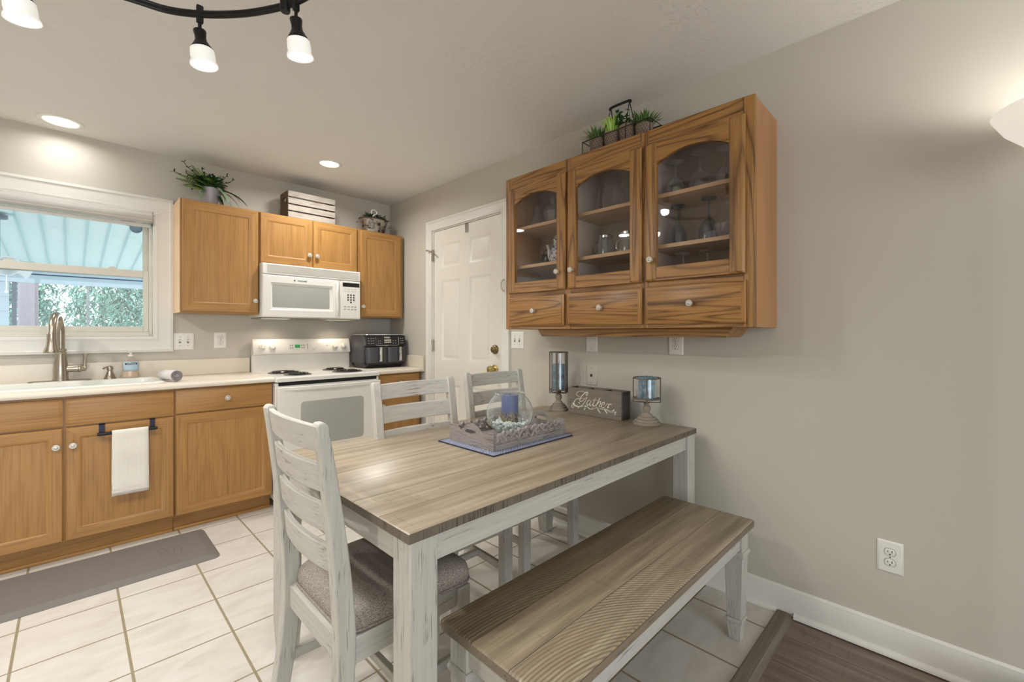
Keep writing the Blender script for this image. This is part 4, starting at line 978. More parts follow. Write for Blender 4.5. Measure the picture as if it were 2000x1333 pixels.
# ================================================================== WALL PLATES
M_SLOT = plain('dark_outlet_slot', rgb(40, 38, 36), .6)
M_SCREW = plain('grey_screw', rgb(120, 116, 110), .4, .6)
def plate(name, label, F, M, u, v, wd, ht, mat=None, group=None):
    t = thing(name, label, 'outlet' if 'outlet' in name else ('switch' if 'switch' in name else 'wall plate'), F(u, v, 0), group=group)
    mb = MB(); molded(mb, F, u - wd / 2, u + wd / 2, v - ht / 2, v + ht / 2, [(0, 0), (0, .002), (.004, .006), (.008, .0065)])
    p = obj('cover_plate', mb, mat or M_WPLAST, t, world=True); return t, p
def outlet(label, F, M, u, v, wd=.078, ht=.12):
    t, p = plate('wall_outlet', label, F, M, u, v, wd, ht, group='duplex outlets')
    for dv in (.0195, -.0195):
        poly = [(u + .0165 * cos(a), v + dv + .0145 * max(-.93, min(.93, sin(a) * 1.15))) for a in [2 * pi * k / 24 for k in range(24)]]
        mb = MB(); ring = lambda s_, h: [F(u + (a - u) * s_, v + dv + (b - v - dv) * s_, h) for a, b in poly]
        obj('receptacle_gap', MB().rings([ring(1.08, .0060), ring(1.08, .0068)]), M_SCREW, t, world=True)
        mb.rings([ring(1, .0062), ring(1, .0085), ring(.94, .009)])
        r = obj('receptacle', mb, M_WPLAST, t, world=True)
        for du, w_, h_ in ((-.006, .0024, .0085), (.006, .0024, .0068)):
            obj('slot', fbox(MB(), F, u + du - w_ / 2, u + du + w_ / 2, v + dv + .003 - h_ / 2, v + dv + .003 + h_ / 2, .0088, .0094), M_SLOT, r, world=True)
        obj('ground_slot', MB().lathe([(.0026, 0), (.0026, .0005), (0, .0005)], F(u, v + dv - .0075, .0088), 10, M), M_SLOT, r, world=True)
    obj('screw', MB().lathe([(.003, 0), (.002, .001), (0, .001)], F(u, v, .0064), 10, M), M_SCREW, t, world=True)
def switch2(label, F, M, u, v, wd=.118, ht=.12):
    t, p = plate('light_switch', label, F, M, u, v, wd, ht, group='double toggle switches')
    for du in (-.023, .023):
        obj('toggle_slot', fbox(MB(), F, u + du - .006, u + du + .006, v - .013, v + .013, .006, .0072), M_SCREW, t, world=True)
        obj('toggle', fbox(MB(), F, u + du - .0042, u + du + .0042, v - .002, v + .010, .006, .019), M_WPLAST, t, world=True, bevel=.0015)
        for dv in (-.030, .030): obj('screw', MB().lathe([(.003, 0), (.002, .001), (0, .001)], F(u + du, v + dv, .0064), 10, M), M_SCREW, t, world=True)
switch2('white double light switch beside the kitchen window', FB, RX, .562, 1.160)
outlet('white outlet on the backsplash wall left of the stove', FB, RX, .781, 1.166)
switch2('white double light switch right of the door under the cabinet corner', FR, RY, 2.188, 1.170, .124)
outlet('white outlet half hidden under the hanging cabinet', FR, RY, 1.032, 1.166)
outlet('white outlet low on the bare wall by the plank floor', FR, RY, .180, .367)
t_, p_ = plate('wall_plate', 'blank white wall plate just under the hanging cabinet', FR, RY, 1.558, 1.168, .08, .122)
for dv in (-.042, .042): obj('screw', MB().lathe([(.003, 0), (.002, .001), (0, .001)], FR(1.558, 1.168 + dv, .0064), 10, RY), M_SCREW, t_, world=True)
t_, p_ = plate('wall_plate', 'wall coloured phone plate low on the wall behind the planter box', FR, RY, 1.558, .967, .08, .118, M_WALL)
obj('jack', fbox(MB(), FR, 1.551, 1.565, .958, .974, .006, .0075), M_SLOT, t_, world=True)
for dv in (-.042, .042): obj('screw', MB().lathe([(.003, 0), (.002, .001), (0, .001)], FR(1.558, .967 + dv, .0064), 10, RY), M_SCREW, t_, world=True)

# ================================================================== TABLE
TZ, TL, TW = .760, 1.568, .972
TROT = radians(0.35)
tb_ = thing('dining_table', 'farmhouse dining table with stained plank top and distressed white legs', 'table', (.533, .886, 0), TROT)
M_TOP = weathered('weathered_table_top', 'X', 'Y', .1405, .0, rgb(180, 167, 147), rgb(160, 145, 124), rgb(131, 115, 95), rough=.33)
M_EDGE = distressed('rough_sawn_edge', 'Z', rgb(116, 106, 93), rgb(54, 47, 40), .53, .7)
mb = MB(); b_ = .002
loops = [rrect(0, TL, 0, TW, .002, TZ - .024, 1), rrect(0, TL, 0, TW, .002, TZ - .002, 1)]
mb.rings(loops, cap0=True, cap1=False, mi=1)
mb.rings([loops[1], rrect(.002, TL - .002, .002, TW - .002, .002, TZ, 1)], cap0=False, mi=0)
obj('tabletop', mb, [M_TOP, M_EDGE], tb_)
LW = .076; ins = .006
def leg_at(x, y):
    l = lambda s_, z: [(x - s_, y - s_, z), (x + s_, y - s_, z), (x + s_, y + s_, z), (x - s_, y + s_, z)]
    obj('leg', MB().rings([l(.027, 0), l(.030, .006), l(LW / 2, .13), l(LW / 2, TZ - .024)]), WHT['Z'], tb_, bevel=.003)
for x in (ins + LW / 2, TL - ins - LW / 2):
    for y in (ins + LW / 2, TW - ins - LW / 2): leg_at(x, y)
az0, az1 = TZ - .094, TZ - .024
for y in (ins + .010, TW - ins - .030): obj('apron', MB().box(ins + LW, TL - ins - LW, y, y + .022, az0, az1), WHT['X'], tb_, bevel=.002)
for x in (ins + .010, TL - ins - .030): obj('apron', MB().box(x, x + .022, ins + LW, TW - ins - LW, az0, az1), WHT['Y'], tb_, bevel=.002)

# ================================================================== BENCH
bz, BL, BW = .470, 1.236, .388
bn = thing('bench', 'long low bench with saw-marked plank seat and white tapered legs', 'bench', (.672, .578, 0))
M_BTOP = weathered('sawn_bench_top', 'X', 'Y', .1295, .0, rgb(184, 170, 146), rgb(160, 144, 119), rgb(114, 98, 79), saw=.55, rough=.48)
mb = MB()
loops = [rrect(0, BL, 0, BW, .004, bz - .026, 2), rrect(0, BL, 0, BW, .004, bz - .004, 2)]
mb.rings(loops, cap0=True, cap1=False, mi=1); mb.rings([loops[1], rrect(.004, BL - .004, .004, BW - .004, .004, bz, 2)], cap0=False, mi=0)
obj('bench_seat', mb, [M_BTOP, distressed('bench_edge', 'X', rgb(136, 122, 104), rgb(76, 64, 52), .6, .6)], bn)
def sq(x, y, s_, z): return [(x - s_, y - s_, z), (x + s_, y - s_, z), (x + s_, y + s_, z), (x - s_, y + s_, z)]
for x in (.020 + .034, BL - .020 - .034):
    for y in (.018 + .034, BW - .018 - .034):
        mb = MB().rings([sq(x, y, .021, 0), sq(x, y, .027, .075)]); mb.rings([sq(x, y, .031, .075), sq(x, y, .033, .082), sq(x, y, .031, .090)])
        mb.rings([sq(x, y, .027, .090), sq(x, y, .034, .338)]); mb.rings([sq(x, y, .039, .338), sq(x, y, .041, .348), sq(x, y, .037, .358)]); mb.rings([sq(x, y, .034, .358), sq(x, y, .034, bz - .026)])
        obj('leg', mb, WHT['Z'], bn, bevel=.0015)
for y in (.026, BW - .046): obj('apron', MB().box(.088, BL - .088, y, y + .02, bz - .100, bz - .026), WHT['X'], bn, bevel=.002)
for x in (.028, BL - .048): obj('apron', MB().box(x, x + .02, .086, BW - .086, bz - .100, bz - .026), WHT['Y'], bn, bevel=.002)

# ================================================================== CHAIRS  (local: sitter faces -y)
t_ = NT('grey_brown_tweed'); v_ = t_.coords()
w1 = t_.noise(t_.n('Mapping', {0: v_, 'Scale': (520, 200, 200)}).outputs[0], 1.6, 3); w2 = t_.noise(t_.n('Mapping', {0: v_, 'Scale': (200, 520, 200)}).outputs[0], 1.6, 3)
wv = t_.math('MAXIMUM', w1, w2)
M_TWEED = t_.bsdf(t_.ramp(wv, [(.38, rgb(88, 80, 74)), (.55, rgb(150, 140, 130)), (.70, rgb(206, 198, 188))]), .95, bump=wv, bstr=.6, bdist=.002)
def py_(z): return .060 * (1 - z / .45) ** 2 if z < .45 else .062 * ((z - .45) / .55) ** 1.4
def make_chair():
    t = thing('dining_chair', 'x', 'chair', group='ladder-back chairs at the table')
    for sx in (-1, 1):
        x = .200 * sx; loops = []
        for k in range(25):
            z = .995 * k / 24; y = py_(z); tz = min(1, z / .12); hx = .0155 + .004 * tz; hy = .015 + .009 * tz - (.010 * max(0, (z - .5) / .5))
            if k == 24: hy *= .5; hx *= .8
            loops.append([(x - hx, y - hy, z), (x + hx, y - hy, z), (x + hx, y + hy, z), (x - hx, y + hy, z)])
        loops.insert(24, [(a, b, .985) for a, b, c in [(x - .0195, py_(.985) - .0145, 0), (x + .0195, py_(.985) - .0145, 0), (x + .0195, py_(.985) + .0145, 0), (x - .0195, py_(.985) + .0145, 0)]])
        obj('back_post', MB().rings(loops), WHT['Z'], t, bevel=.004, seg=2)
        fx = .188 * sx
        obj('front_leg', MB().rings([sq(fx, -.375, .017, 0), sq(fx, -.375, .0225, .11), sq(fx, -.375, .0225, .425)]), WHT['Z'], t, bevel=.003)
        mb = MB().rectbar((fx, -.352, .40), (.2 * sx, -.02, .40), .02, .068); obj('seat_rail', mb, WHT['Y'], t, bevel=.002)
        mb = MB().rectbar((fx, -.353, .205), (.2 * sx, py_(.205) - .018, .205), .016, .032); obj('stretcher', mb, WHT['Y'], t, bevel=.002)
    obj('seat_rail', MB().box(-.166, .166, -.386, -.364, .366, .434), WHT['X'], t, bevel=.002)
    obj('seat_rail', MB().box(-.182, .182, -.012, .010, .366, .434), WHT['X'], t, bevel=.002)
    obj('stretcher', MB().box(-.188, .188, -.19, -.172, .195, .222), WHT['X'], t, bevel=.002)
    for z0, z1 in ((.602, .672), (.708, .782), (.814, .886), (.918, .984)):
        loops = []
        for k in range(13):
            u = -1 + 2 * k / 12; x = .184 * u; b = .019 * (1 - u * u)
            c = lambda z: py_(z) + b
            crown = .003 * (1 - u * u) if z0 > .9 else 0
            loops.append([(x, c(z0) - .009, z0), (x, c(z0) + .009, z0), (x, c(z1) + .008, z1 + crown), (x, c(z1) - .008, z1 + crown)])
        obj('back_slat', MB().rings(loops), WHT['X'], t, bevel=.003)
    # cushion : rounded trapezoid with domed top
    def ol(s_, z, n=6):
        q = rrect(-1, 1, -1, 1, .24, 0, n)
        return [((.195 + .025 * (1 - (p[1] + 1) / 2)) * p[0] * s_, -.207 + .200 * p[1] * s_, z) for p in q]
    mb = MB().rings([ol(.975, .434), ol(1.005, .442), ol(1.01, .462), ol(.985, .482), ol(.92, .495), ol(.75, .503), ol(.45, .508), ol(.15, .510)], cap0=True)
    cu = obj('seat_cushion', mb, M_TWEED, t, sharp=radians(89))
    obj('welt', MB().tube(ol(1.006, .440), .004, 6, True), M_TWEED, cu)
    return t
ch = make_chair()
ch.location = (.482, 1.304, 0); ch.scale = (.975, 1, 1.005); ch.rotation_euler = (0, 0, pi / 2 + radians(0))
ch['label'] = 'white ladder-back chair at the table end beside the kitchen floor, grey seat in view'
c2 = copy_tree(ch); c2.location = (1.128, 1.766, 0); c2.rotation_euler = (0, 0, radians(-1.5)); c2['label'] = 'white ladder-back chair across the table, in front of the stove'
c3 = copy_tree(ch); c3.location = (1.71, 1.858, 0); c3.rotation_euler = (0, 0, radians(-1)); c3['label'] = 'white ladder-back chair across the table, in front of the white door'

# ================================================================== TABLE SETTING
TT = TZ + .0005
pm = thing('place_mat', 'navy and white woven place mat under the carved tray', 'place mat', (1.318, 1.393, TT), radians(.5))
t_ = NT('navy_white_weave'); v_ = t_.coords(); ck = t_.n('TexChecker', {0: v_, 1: (*rgb(58, 66, 96), 1), 2: (*rgb(176, 184, 204), 1), 'Scale': 240.0}).outputs[0]
obj('mat_weave', MB().box(-.236, .236, -.172, .172, 0, .004), t_.bsdf(ck, .9, bump=t_.noise(v_, 300, 2), bstr=.3), pm)
mb = MB()
for k in range(58):
    y = -.170 + .00597 * k
    for sx in (-1, 1): mb.bar((sx * .236, y, .002), (sx * .2375, y + .002, .002), .0016, 5)
mb.tube([(-.236, -.172, .0025), (.236, -.172, .0025), (.236, .172, .0025), (-.236, .172, .0025)], .0026, 6, True)
obj('hem', mb, plain('dark_navy_hem', rgb(44, 48, 68), .9), pm)
ty = thing('carved_tray', 'grey carved wooden tray with handles on the place mat', 'tray', (1.335, 1.398, TT + .0045))
M_TRAY = distressed('whitewashed_grey_carved_wood', 'X', rgb(160, 153, 149), rgb(96, 88, 85), .54, .7)
M_TRAYY = distressed('whitewashed_grey_end_wood', 'Y', rgb(150, 142, 138), rgb(92, 84, 80), .54, .7)
tx, ty_ = .215, .138
obj('tray_base', MB().box(-tx + .010, tx - .010, -ty_ + .010, ty_ - .010, 0, .012), M_TRAY, ty, bevel=.001)
for sx in (-1, 1):
    out = [(-ty_, 0), (ty_, 0), (ty_, .068), (ty_ - .030, .070)]
    N = 24; top = []
    for k in range(N + 1):
        u = 1 - 2 * k / N; y = (ty_ - .034) * u
        top.append((y, .052 + .036 * (.5 + .5 * cos(pi * min(1, abs(u) * 1.25))) + (.018 * max(0, (abs(u) - .80) / .20))))
    out = [(-ty_, 0), (ty_, 0), (ty_, .068)] + top + [(-ty_, .068)]
    hole = [(.038 * cos(a), .053 + .011 * sin(a) * (1 if sin(a) > 0 else .75)) for a in [2 * pi * k / 28 for k in range(28)]]
    bm = bmesh.new()
    def face_layer(xx):
        vo = [bm.verts.new((xx, a, b)) for a, b in out]; vh = [bm.verts.new((xx, a, b)) for a, b in hole]
        es = [bm.edges.new((vo[i], vo[(i + 1) % len(vo)])) for i in range(len(vo))] + [bm.edges.new((vh[i], vh[(i + 1) % len(vh)])) for i in range(len(vh))]
        bmesh.ops.triangle_fill(bm, use_beauty=True, edges=es)
        return vo, vh
    a1, h1 = face_layer(sx * (tx - .012)); a2, h2 = face_layer(sx * tx)
    for p, q in ((a1, a2), (h1, h2)):
        for i in range(len(p)): bm.faces.new((p[i], p[(i + 1) % len(p)], q[(i + 1) % len(p)], q[i]))
    bmesh.ops.recalc_face_normals(bm, faces=bm.faces)
    mb = MB(); bm.verts.index_update(); mb.v = [tuple(v.co) for v in bm.verts]; mb.f = [tuple(v.index for v in f.verts) for f in bm.faces]; mb.mi = [0] * len(mb.f); bm.free()
    obj('handle_panel', mb, M_TRAYY, ty, sharp=radians(25))
rs_ = random.Random(3)
for sy in (-1, 1):
    y = sy * (ty_ - .007)
    mb = MB().box(-tx + .012, tx - .012, y - .006, y + .006, 0, .022)
    # scroll work: mirrored leaf curls and a centre heart
    def scroll(x, s_, k=1.0):
        pts = [(x - .026 * s_, y, .020), (x - .018 * s_, y, .042), (x - .002 * s_, y, .056 * k), (x + .016 * s_, y, .052 * k), (x + .022 * s_, y, .040), (x + .014 * s_, y, .031), (x + .006 * s_, y, .036), (x + .008 * s_, y, .043)]
        mb.tube(cr(pts, 5), [.0045 + .0025 * sin(pi * i / 35) for i in range(36)], 8, flat=1.2)
        mb.leaf((x - .020 * s_, y, .03), (s_ * .35, 0, 1), .034, .016, -.1, 5, side=(1, 0, 0))
        mb.tube(cr([(x - .03 * s_, y, .021), (x + .004 * s_, y, .027), (x + .028 * s_, y, .022)], 5), .0042, 7)
        mb.tube(cr([(x + .012 * s_, y, .050 * k), (x + .024 * s_, y, .064 * k), (x + .034 * s_, y, .058)], 5), [.005, .006, .007, .007, .007, .006, .006, .005, .004, .003, .002], 7)
    for i in range(4):
        scroll(-.178 + .043 * i, 1, 1.0 + .04 * (i % 2)); scroll(.178 - .043 * i, -1, 1.0 + .04 * (i % 2))
    for s_ in (-1, 1): mb.tube(cr([(0, y, .021), (.020 * s_, y, .045), (.022 * s_, y, .060), (.010 * s_, y, .062), (0, y, .050)], 5), .0045, 8)
    obj('carved_side', mb, M_TRAY, ty)
# fish bowl, pebbles, candle
bw = thing('fish_bowl', 'round clear glass bowl standing in the carved tray', 'bowl', (1.345, 1.405, TT + .017))
R = .102
prof = [(0, .0), (.052, .0005), (.058, .004)] + [(R * sin(a), .090 - R * cos(a) * .96) for a in [radians(38 + 5.2 * k) for k in range(20)]] + [(.062, .172), (.064, .176)]
obj('bowl_glass', MB().lathe(prof, n=40, caps=False), thin_glass('bowl_glass', (.97, .985, .98), 1.5, .01, edge=.6, milk=.03, milk_col=(.80, .84, .83), refl=2.4), bw)
obj('bowl_rim', MB().tube([(.064 * cos(k * pi / 20), .064 * sin(k * pi / 20), .176) for k in range(40)], .0022, 8, True), M_GLASS, bw)
mb = MB()
for k in range(520):
    z = .006 + .050 * rs_.random() ** .8; rm = max(.02, math.sqrt(max(0, 1 - ((z - .090) / (R * .96)) ** 2)) * R - .012)
    a = rs_.random() * 2 * pi; r_ = rm * math.sqrt(rs_.random())
    if r_ < .036: r_ = .036 + .5 * (rm - .036) * rs_.random()
    c = Vector((r_ * cos(a), r_ * sin(a), z)); q = rs_.uniform(.0060, .0095)
    M = Matrix.Rotation(rs_.random() * 6, 3, 'X') @ Matrix.Rotation(rs_.random() * 6, 3, 'Z')
    oc = [Vector(p) * q for p in ((1, 0, 0), (-.9, .2, 0), (0, 1, .1), (0, -1, 0), (.1, 0, .8), (0, .1, -.8), (.6, .6, .4), (-.6, -.6, .3))]
    mb.add([tuple(c + M @ p) for p in oc[:6]], [(0, 2, 4), (2, 1, 4), (1, 3, 4), (3, 0, 4), (2, 0, 5), (1, 2, 5), (3, 1, 5), (0, 3, 5)])
pb = tag(obj('glass_pebbles', mb, M_PEBBLE, sharp=radians(5)), 'clear glass pebbles heaped in the bottom of the bowl', 'pebbles', kind='stuff')
pb.location = bw.location
t_ = NT('blue_candle_with_brown_texture'); v_ = t_.coords(); sp_ = t_.n('SeparateXYZ', {0: v_})
k_ = t_.math('ADD', sp_.outputs[2], t_.math('MULTIPLY', t_.math('SUBTRACT', t_.noise(v_, 55, 3), .5), .07))
M_BCAN = t_.bsdf(t_.mix(t_.ramp(k_, [(.070, 1.0), (.10, 0.0)]), rgb(82, 94, 136), t_.ramp(t_.noise(v_, 120, 3), [(.4, rgb(66, 58, 48)), (.6, rgb(150, 136, 110))])), .5)
cn = thing('pillar_candle', 'periwinkle blue pillar candle inside the fish bowl', 'candle', (1.345, 1.405, TT + .022))
obj('wax', MB().lathe([(.036, 0), (.037, .002), (.037, .160), (.035, .164), (.022, .161), (0, .160)], n=28), M_BCAN, cn)
obj('wick', MB().tube([(0, 0, .158), (.001, 0, .165), (.003, 0, .170)], .0012, 6), M_BLACK, cn)
# candle holders
M_ZINC = plain('rustic_zinc', rgb(112, 106, 96), .6, .5, var=.25, scale=60)
M_STONE = distressed('chalky_grey_wood', 'Z', rgb(150, 140, 126), rgb(92, 82, 70), .6, .8)
def bluewax(nm):
    t_ = NT(nm); v_ = t_.coords(rand=4)
    return t_.bsdf(t_.ramp(t_.noise(v_, 26, 4, .6, .4), [(.32, rgb(40, 66, 88)), (.48, rgb(88, 128, 152)), (.7, rgb(140, 176, 190))]), .5)
M_BLUE = bluewax('mottled_blue_wax')
def holder(label, x, y, base_r, cage_r, z_ped, cage_h, cand_h, cand_r, hoop_rod, rot=0.0, bars=4, pale=False):
    t = thing('candle_holder', label, 'candle holder', (x, y, TT), rot, group='rustic candle holders')
    b = base_r
    pm_ = M_STONE
    obj('pedestal', MB().lathe([(b, 0), (b * 1.01, .004), (b, .010), (b * .95, .0125), (b * .86, .013), (b * .88, .017), (b * .85, .0235), (b * .78, .025), (b * .67, .0255), (b * .69, .030), (b * .65, .036), (b * .58, .0375), (b * .46, .038), (b * .47, .043), (b * .40, .049), (.013, .058), (.017, .068), (.0205, .078), (.017, .090), (.011, .095), (.013, .099), (.013, z_ped), (0, z_ped)], n=28), pm_, t)
    z0 = z_ped; zp = z0 + .022
    cage = MB()
    for zz in (zp, zp + cage_h): cage.tube([(cage_r * cos(k * pi / 16), cage_r * sin(k * pi / 16), zz) for k in range(32)], .0032, 6, True)
    for k in range(bars):
        a = 2 * pi * k / bars + .5
        for da in ((-.06, .06) if bars > 4 else (0,)):
            c, s_ = cos(a + da), sin(a + da)
            cage.tube([(0.008 * c, .008 * s_, z0 + .002), (cage_r * c, cage_r * s_, z0 + .002), (cage_r * c, cage_r * s_, zp + cage_h)], .0032, 6)
    obj('wire_cage', cage, M_ZINC, t)
    obj('candle_plate', MB().lathe([(0, zp - .003), (cage_r - .002, zp - .003), (cage_r - .002, zp + .002), (0, zp + .002)], n=28), M_ZINC, t)
    obj('stem', MB().bar((0, 0, z0 - .004), (0, 0, zp), .005, 8), M_ZINC, t)
    g_r = cand_r + .010 if cand_r + .010 < cage_r - .006 else cage_r - .006
    obj('hurricane_glass', MB().lathe([(g_r, zp + .0025), (g_r, zp + cage_h - .004)], n=28, caps=False), M_GLASS, t)
    c = thing('pillar_candle', 'mottled blue pillar candle in the ' + ('tall' if cage_h > .15 else 'short') + ' wire holder', 'candle', (x, y, TT + zp + .0025), rot, group='mottled blue pillar candles')
    obj('wax', MB().lathe([(cand_r, 0), (cand_r, cand_h - .004), (cand_r - .003, cand_h), (cand_r * .5, cand_h - .002), (0, cand_h - .003)], n=28), M_BLUE, c)
    obj('wick', MB().tube([(0, 0, cand_h - .004), (.001, 0, cand_h + .006)], .0012, 6), M_BLACK, c)
holder('tall wire candle holder beside the wooden box, nearer the door', 2.030, 1.700, .056, .055, .100, .222, .150, .036, .0, bars=6)
holder('short wire candle holder at the outer table end', 2.020, 1.115, .068, .066, .108, .102, .106, .042, .0)
# wooden box with lettering
gx = thing('planter_box', 'grey wooden box with white script lettering on the table', 'box', (2.044, 1.425, TT))
M_BOXW = distressed('grey_stained_box_wood', 'Y', rgb(124, 115, 104), rgb(84, 76, 68), .56, .75)
M_BOXI = plain('brown_box_inside', rgb(88, 74, 62), .8, var=.2)
GX, GY, GZ = .046, .176, .148
mb = MB().box(-GX, -GX + .009, -GY, GY, 0, GZ); obj('front_board', mb, M_BOXW, gx, bevel=.001)
obj('back_board', MB().box(GX - .009, GX, -GY, GY, 0, GZ), M_BOXW, gx, bevel=.001)
for sy in (-1, 1): obj('end_board', MB().box(-GX + .009, GX - .009, sy * GY - (.009 if sy > 0 else 0), sy * GY + (.009 if sy < 0 else 0), 0, GZ - .001), distressed('dark_end_board', 'Z', rgb(78, 74, 70), rgb(44, 40, 38), .5, .8), gx, bevel=.001)
for y in (-.058, .058): obj('divider', MB().box(-GX + .009, GX - .009, y - .004, y + .004, .006, GZ - .003), M_BOXI, gx)
obj('bottom_board', MB().box(-GX + .009, GX - .009, -GY + .009, GY - .009, 0.0, .006), M_BOXI, gx)
# script strokes traced in the box-face plane: s grows away from the kitchen (-y), t up
mb = MB()
def stroke(pts, w0, w1=None, n=7):
    w1 = w1 or w0
    c = cr([(-GX - .0006, .176 - a, b) for a, b in pts], n); m_ = len(c)
    mb.tube(c, [w0 + (w1 - w0) * sin(pi * i / (m_ - 1)) for i in range(m_)], 6, flat=1.0)
def px(pp): return [((a - 215) / 945 * .352, .148 - ((b - (285 + (a - 215) * .1011)) / 495 * .148)) for a, b in pp]
T_, K_ = .0006, .0021
stroke(px([(585, 402), (590, 425), (560, 445), (560, 410), (590, 395), (560, 385), (500, 430), (450, 500), (440, 545), (470, 560), (530, 510), (580, 470)]), T_, K_)
stroke(px([(440, 470), (390, 450), (375, 410), (420, 370), (490, 365), (545, 395)]), T_, .0010)
stroke(px([(580, 470), (545, 540), (500, 610), (455, 650), (400, 655), (345, 640), (330, 580), (370, 520), (430, 505), (520, 500)]), T_, K_)
stroke(px([(635, 545), (610, 530), (580, 560), (570, 610), (590, 625), (625, 590), (645, 540)]), T_, .0017)
stroke(px([(650, 530), (630, 585), (625, 630), (650, 625), (680, 590)]), T_, .0020)
stroke(px([(725, 490), (690, 580), (680, 625), (700, 640), (725, 610)]), T_, .0021)
stroke(px([(670, 530), (720, 525), (765, 530)]), .0008)
stroke(px([(805, 480), (775, 550), (745, 610), (725, 645)]), .0011, .0022)
stroke(px([(740, 625), (780, 570), (815, 550), (815, 580), (795, 625), (800, 650), (825, 640)]), T_, .0020)
stroke(px([(830, 625), (870, 600), (885, 570), (860, 565), (835, 600), (830, 645), (855, 665), (890, 640)]), T_, .0019)
stroke(px([(890, 640), (925, 590), (940, 575)]), T_, .0008); stroke(px([(945, 590), (960, 600), (940, 640), (930, 672)]), .0010, .0021)
stroke(px([(945, 630), (970, 595), (1000, 590), (985, 605)]), T_, .0016)
stroke(px([(300, 670), (285, 655), (310, 640), (330, 655), (310, 685), (280, 670), (290, 630), (340, 625), (400, 650), (460, 660), (530, 640), (580, 660), (640, 695), (700, 690), (740, 665), (800, 680), (860, 690), (920, 700), (980, 735), (1040, 745), (1075, 765), (1060, 780), (1040, 770)]), .0007, .0010, 4)
stroke(px([(570, 640), (610, 690), (660, 690), (690, 660)]), .0006, .0009)
stroke(px([(860, 660), (920, 690), (1000, 715), (1070, 720), (1080, 740)]), .0006, .0009)
def dab(a, b, c, d): stroke(px([(a, b), ((a + c) / 2, (b + d) / 2), (c, d)]), .0005, .0026)
for q in ((300, 585, 330, 620), (400, 690, 440, 650), (515, 720, 545, 672), (415, 575, 440, 600), (755, 680, 815, 760), (880, 690, 935, 765), (1050, 685, 1015, 710), (560, 640, 530, 660), (960, 655, 930, 640), (1075, 735, 1050, 740)): dab(*q)
obj('gather_lettering', mb, plain('white_script_paint', rgb(236, 232, 222), .6), gx)

# ================================================================== THINGS ON TOP OF THE CABINETS
rp = random.Random(11)
ZC = 2.1195
pl = thing('potted_plant', 'leafy plant in a pale lilac pot on the tall cabinet by the window', 'plant', (.690, 3.80, ZC))
M_POT = plain('pale_lilac_ceramic', rgb(178, 172, 178), .35, var=.04)
obj('pot', MB().lathe([(.050, 0), (.053, .004), (.062, .07), (.066, .112), (.070, .122), (.066, .124), (.060, .110), (0, .108)], n=30), M_POT, pl)
obj('soil', MB().lathe([(.061, .108), (.03, .113), (0, .114)], n=18), plain('dark_soil', rgb(58, 48, 40), .95, var=.3), pl)
base = lambda: (rp.uniform(-.03, .03), rp.uniform(-.03, .03), .112)
for k, (dx, dy, dz, L) in enumerate([(-.7, -.6, .3, .15), (-.3, -.7, .6, .14), (-.9, -.1, .9, .17), (-.1, -.5, .9, .13), (-.6, -.7, .5, .16), (-.95, -.3, .65, .21), (-.4, -.1, 1, .18), (-.85, .1, .8, .18), (.2, -.3, 1, .13), (-.8, -.2, .85, .20), (-.95, -.1, .45, .19), (-.5, -.4, .9, .17), (-.9, -.5, .15, .17), (-.3, .2, 1, .16), (-.7, .3, .6, .17)]):
    mb = MB(); b = Vector(base()); d = Vector((dx, dy, dz)).normalized(); p = b.copy(); dd = d.copy()
    for i in range(16):
        dd = (dd + Vector((0, 0, -.035))).normalized(); p2 = p + dd * L / 16
        w_ = .040 * sin(pi * (.12 + .86 * i / 16))
        s_ = dd.cross(Vector((0, -.6, .8))).normalized()
        for q in (-1, 1): mb.leaf(p, (s_ * q + dd * .5), w_ + .006, .013, .15, 2)
        p = p2
    obj('fern_frond', mb, M_FERN, pl, recalc=False)
mb = MB()
for k in range(240):
    a = rp.uniform(0, 2 * pi); r_ = rp.uniform(.0, .07)
    mb.leaf((r_ * cos(a), r_ * sin(a), rp.uniform(.112, .185)), (cos(a), sin(a), rp.uniform(.1, 1.2)), rp.uniform(.03, .05), .024, .4, 3)
obj('foliage_cluster', mb, M_DLEAF, pl, recalc=False)
for dx, dy, dz, L, w_, dr in ((.6, -.7, .6, .20, .046, 1.5), (.9, -.3, .3, .20, .036, 1.2), (.8, -.6, .1, .17, .034, 1.5), (.9, -.25, .45, .20, .030, 1.0), (.85, -.5, .55, .19, .034, 1.4), (.5, -.85, .45, .17, .042, 1.5), (.95, .1, .50, .24, .028, .9), (.55, -.8, .2, .20, .030, 1.5), (.75, -.4, .25, .22, .030, 1.35), (-.55, -.8, .2, .15, .032, 1.5), (.35, -.6, .75, .16, .040, 1.3)):
    obj('long_leaf', MB().leaf(base(), (dx, dy, dz), L, w_, dr, 9), M_SAGE if w_ > .031 else M_DLEAF, pl, recalc=False)
def sprig(root, d, L, parent, tips=3):
    mb = MB(); p0 = Vector(root); d = Vector(d).normalized()
    pts = [p0 + d * L * k / 5 + Vector((0, 0, .012 * sin(k))) for k in range(6)]
    mb.tube(pts, .0020, 5); o = obj('twig', mb, M_TWIG, parent)
    m2 = MB()
    for i in (3, 4, 5):
        for q in range(3):
            v_ = Vector((rp.uniform(-1, 1), rp.uniform(-1, 1), rp.uniform(-.2, 1))).normalized()
            e = pts[i] + (d * .3 + v_).normalized() * .020
            m2.leaf(pts[i], (d * .4 + v_), .026, .010, .2, 2)
    obj('bud_cluster', m2, M_DLEAF, o, recalc=False)
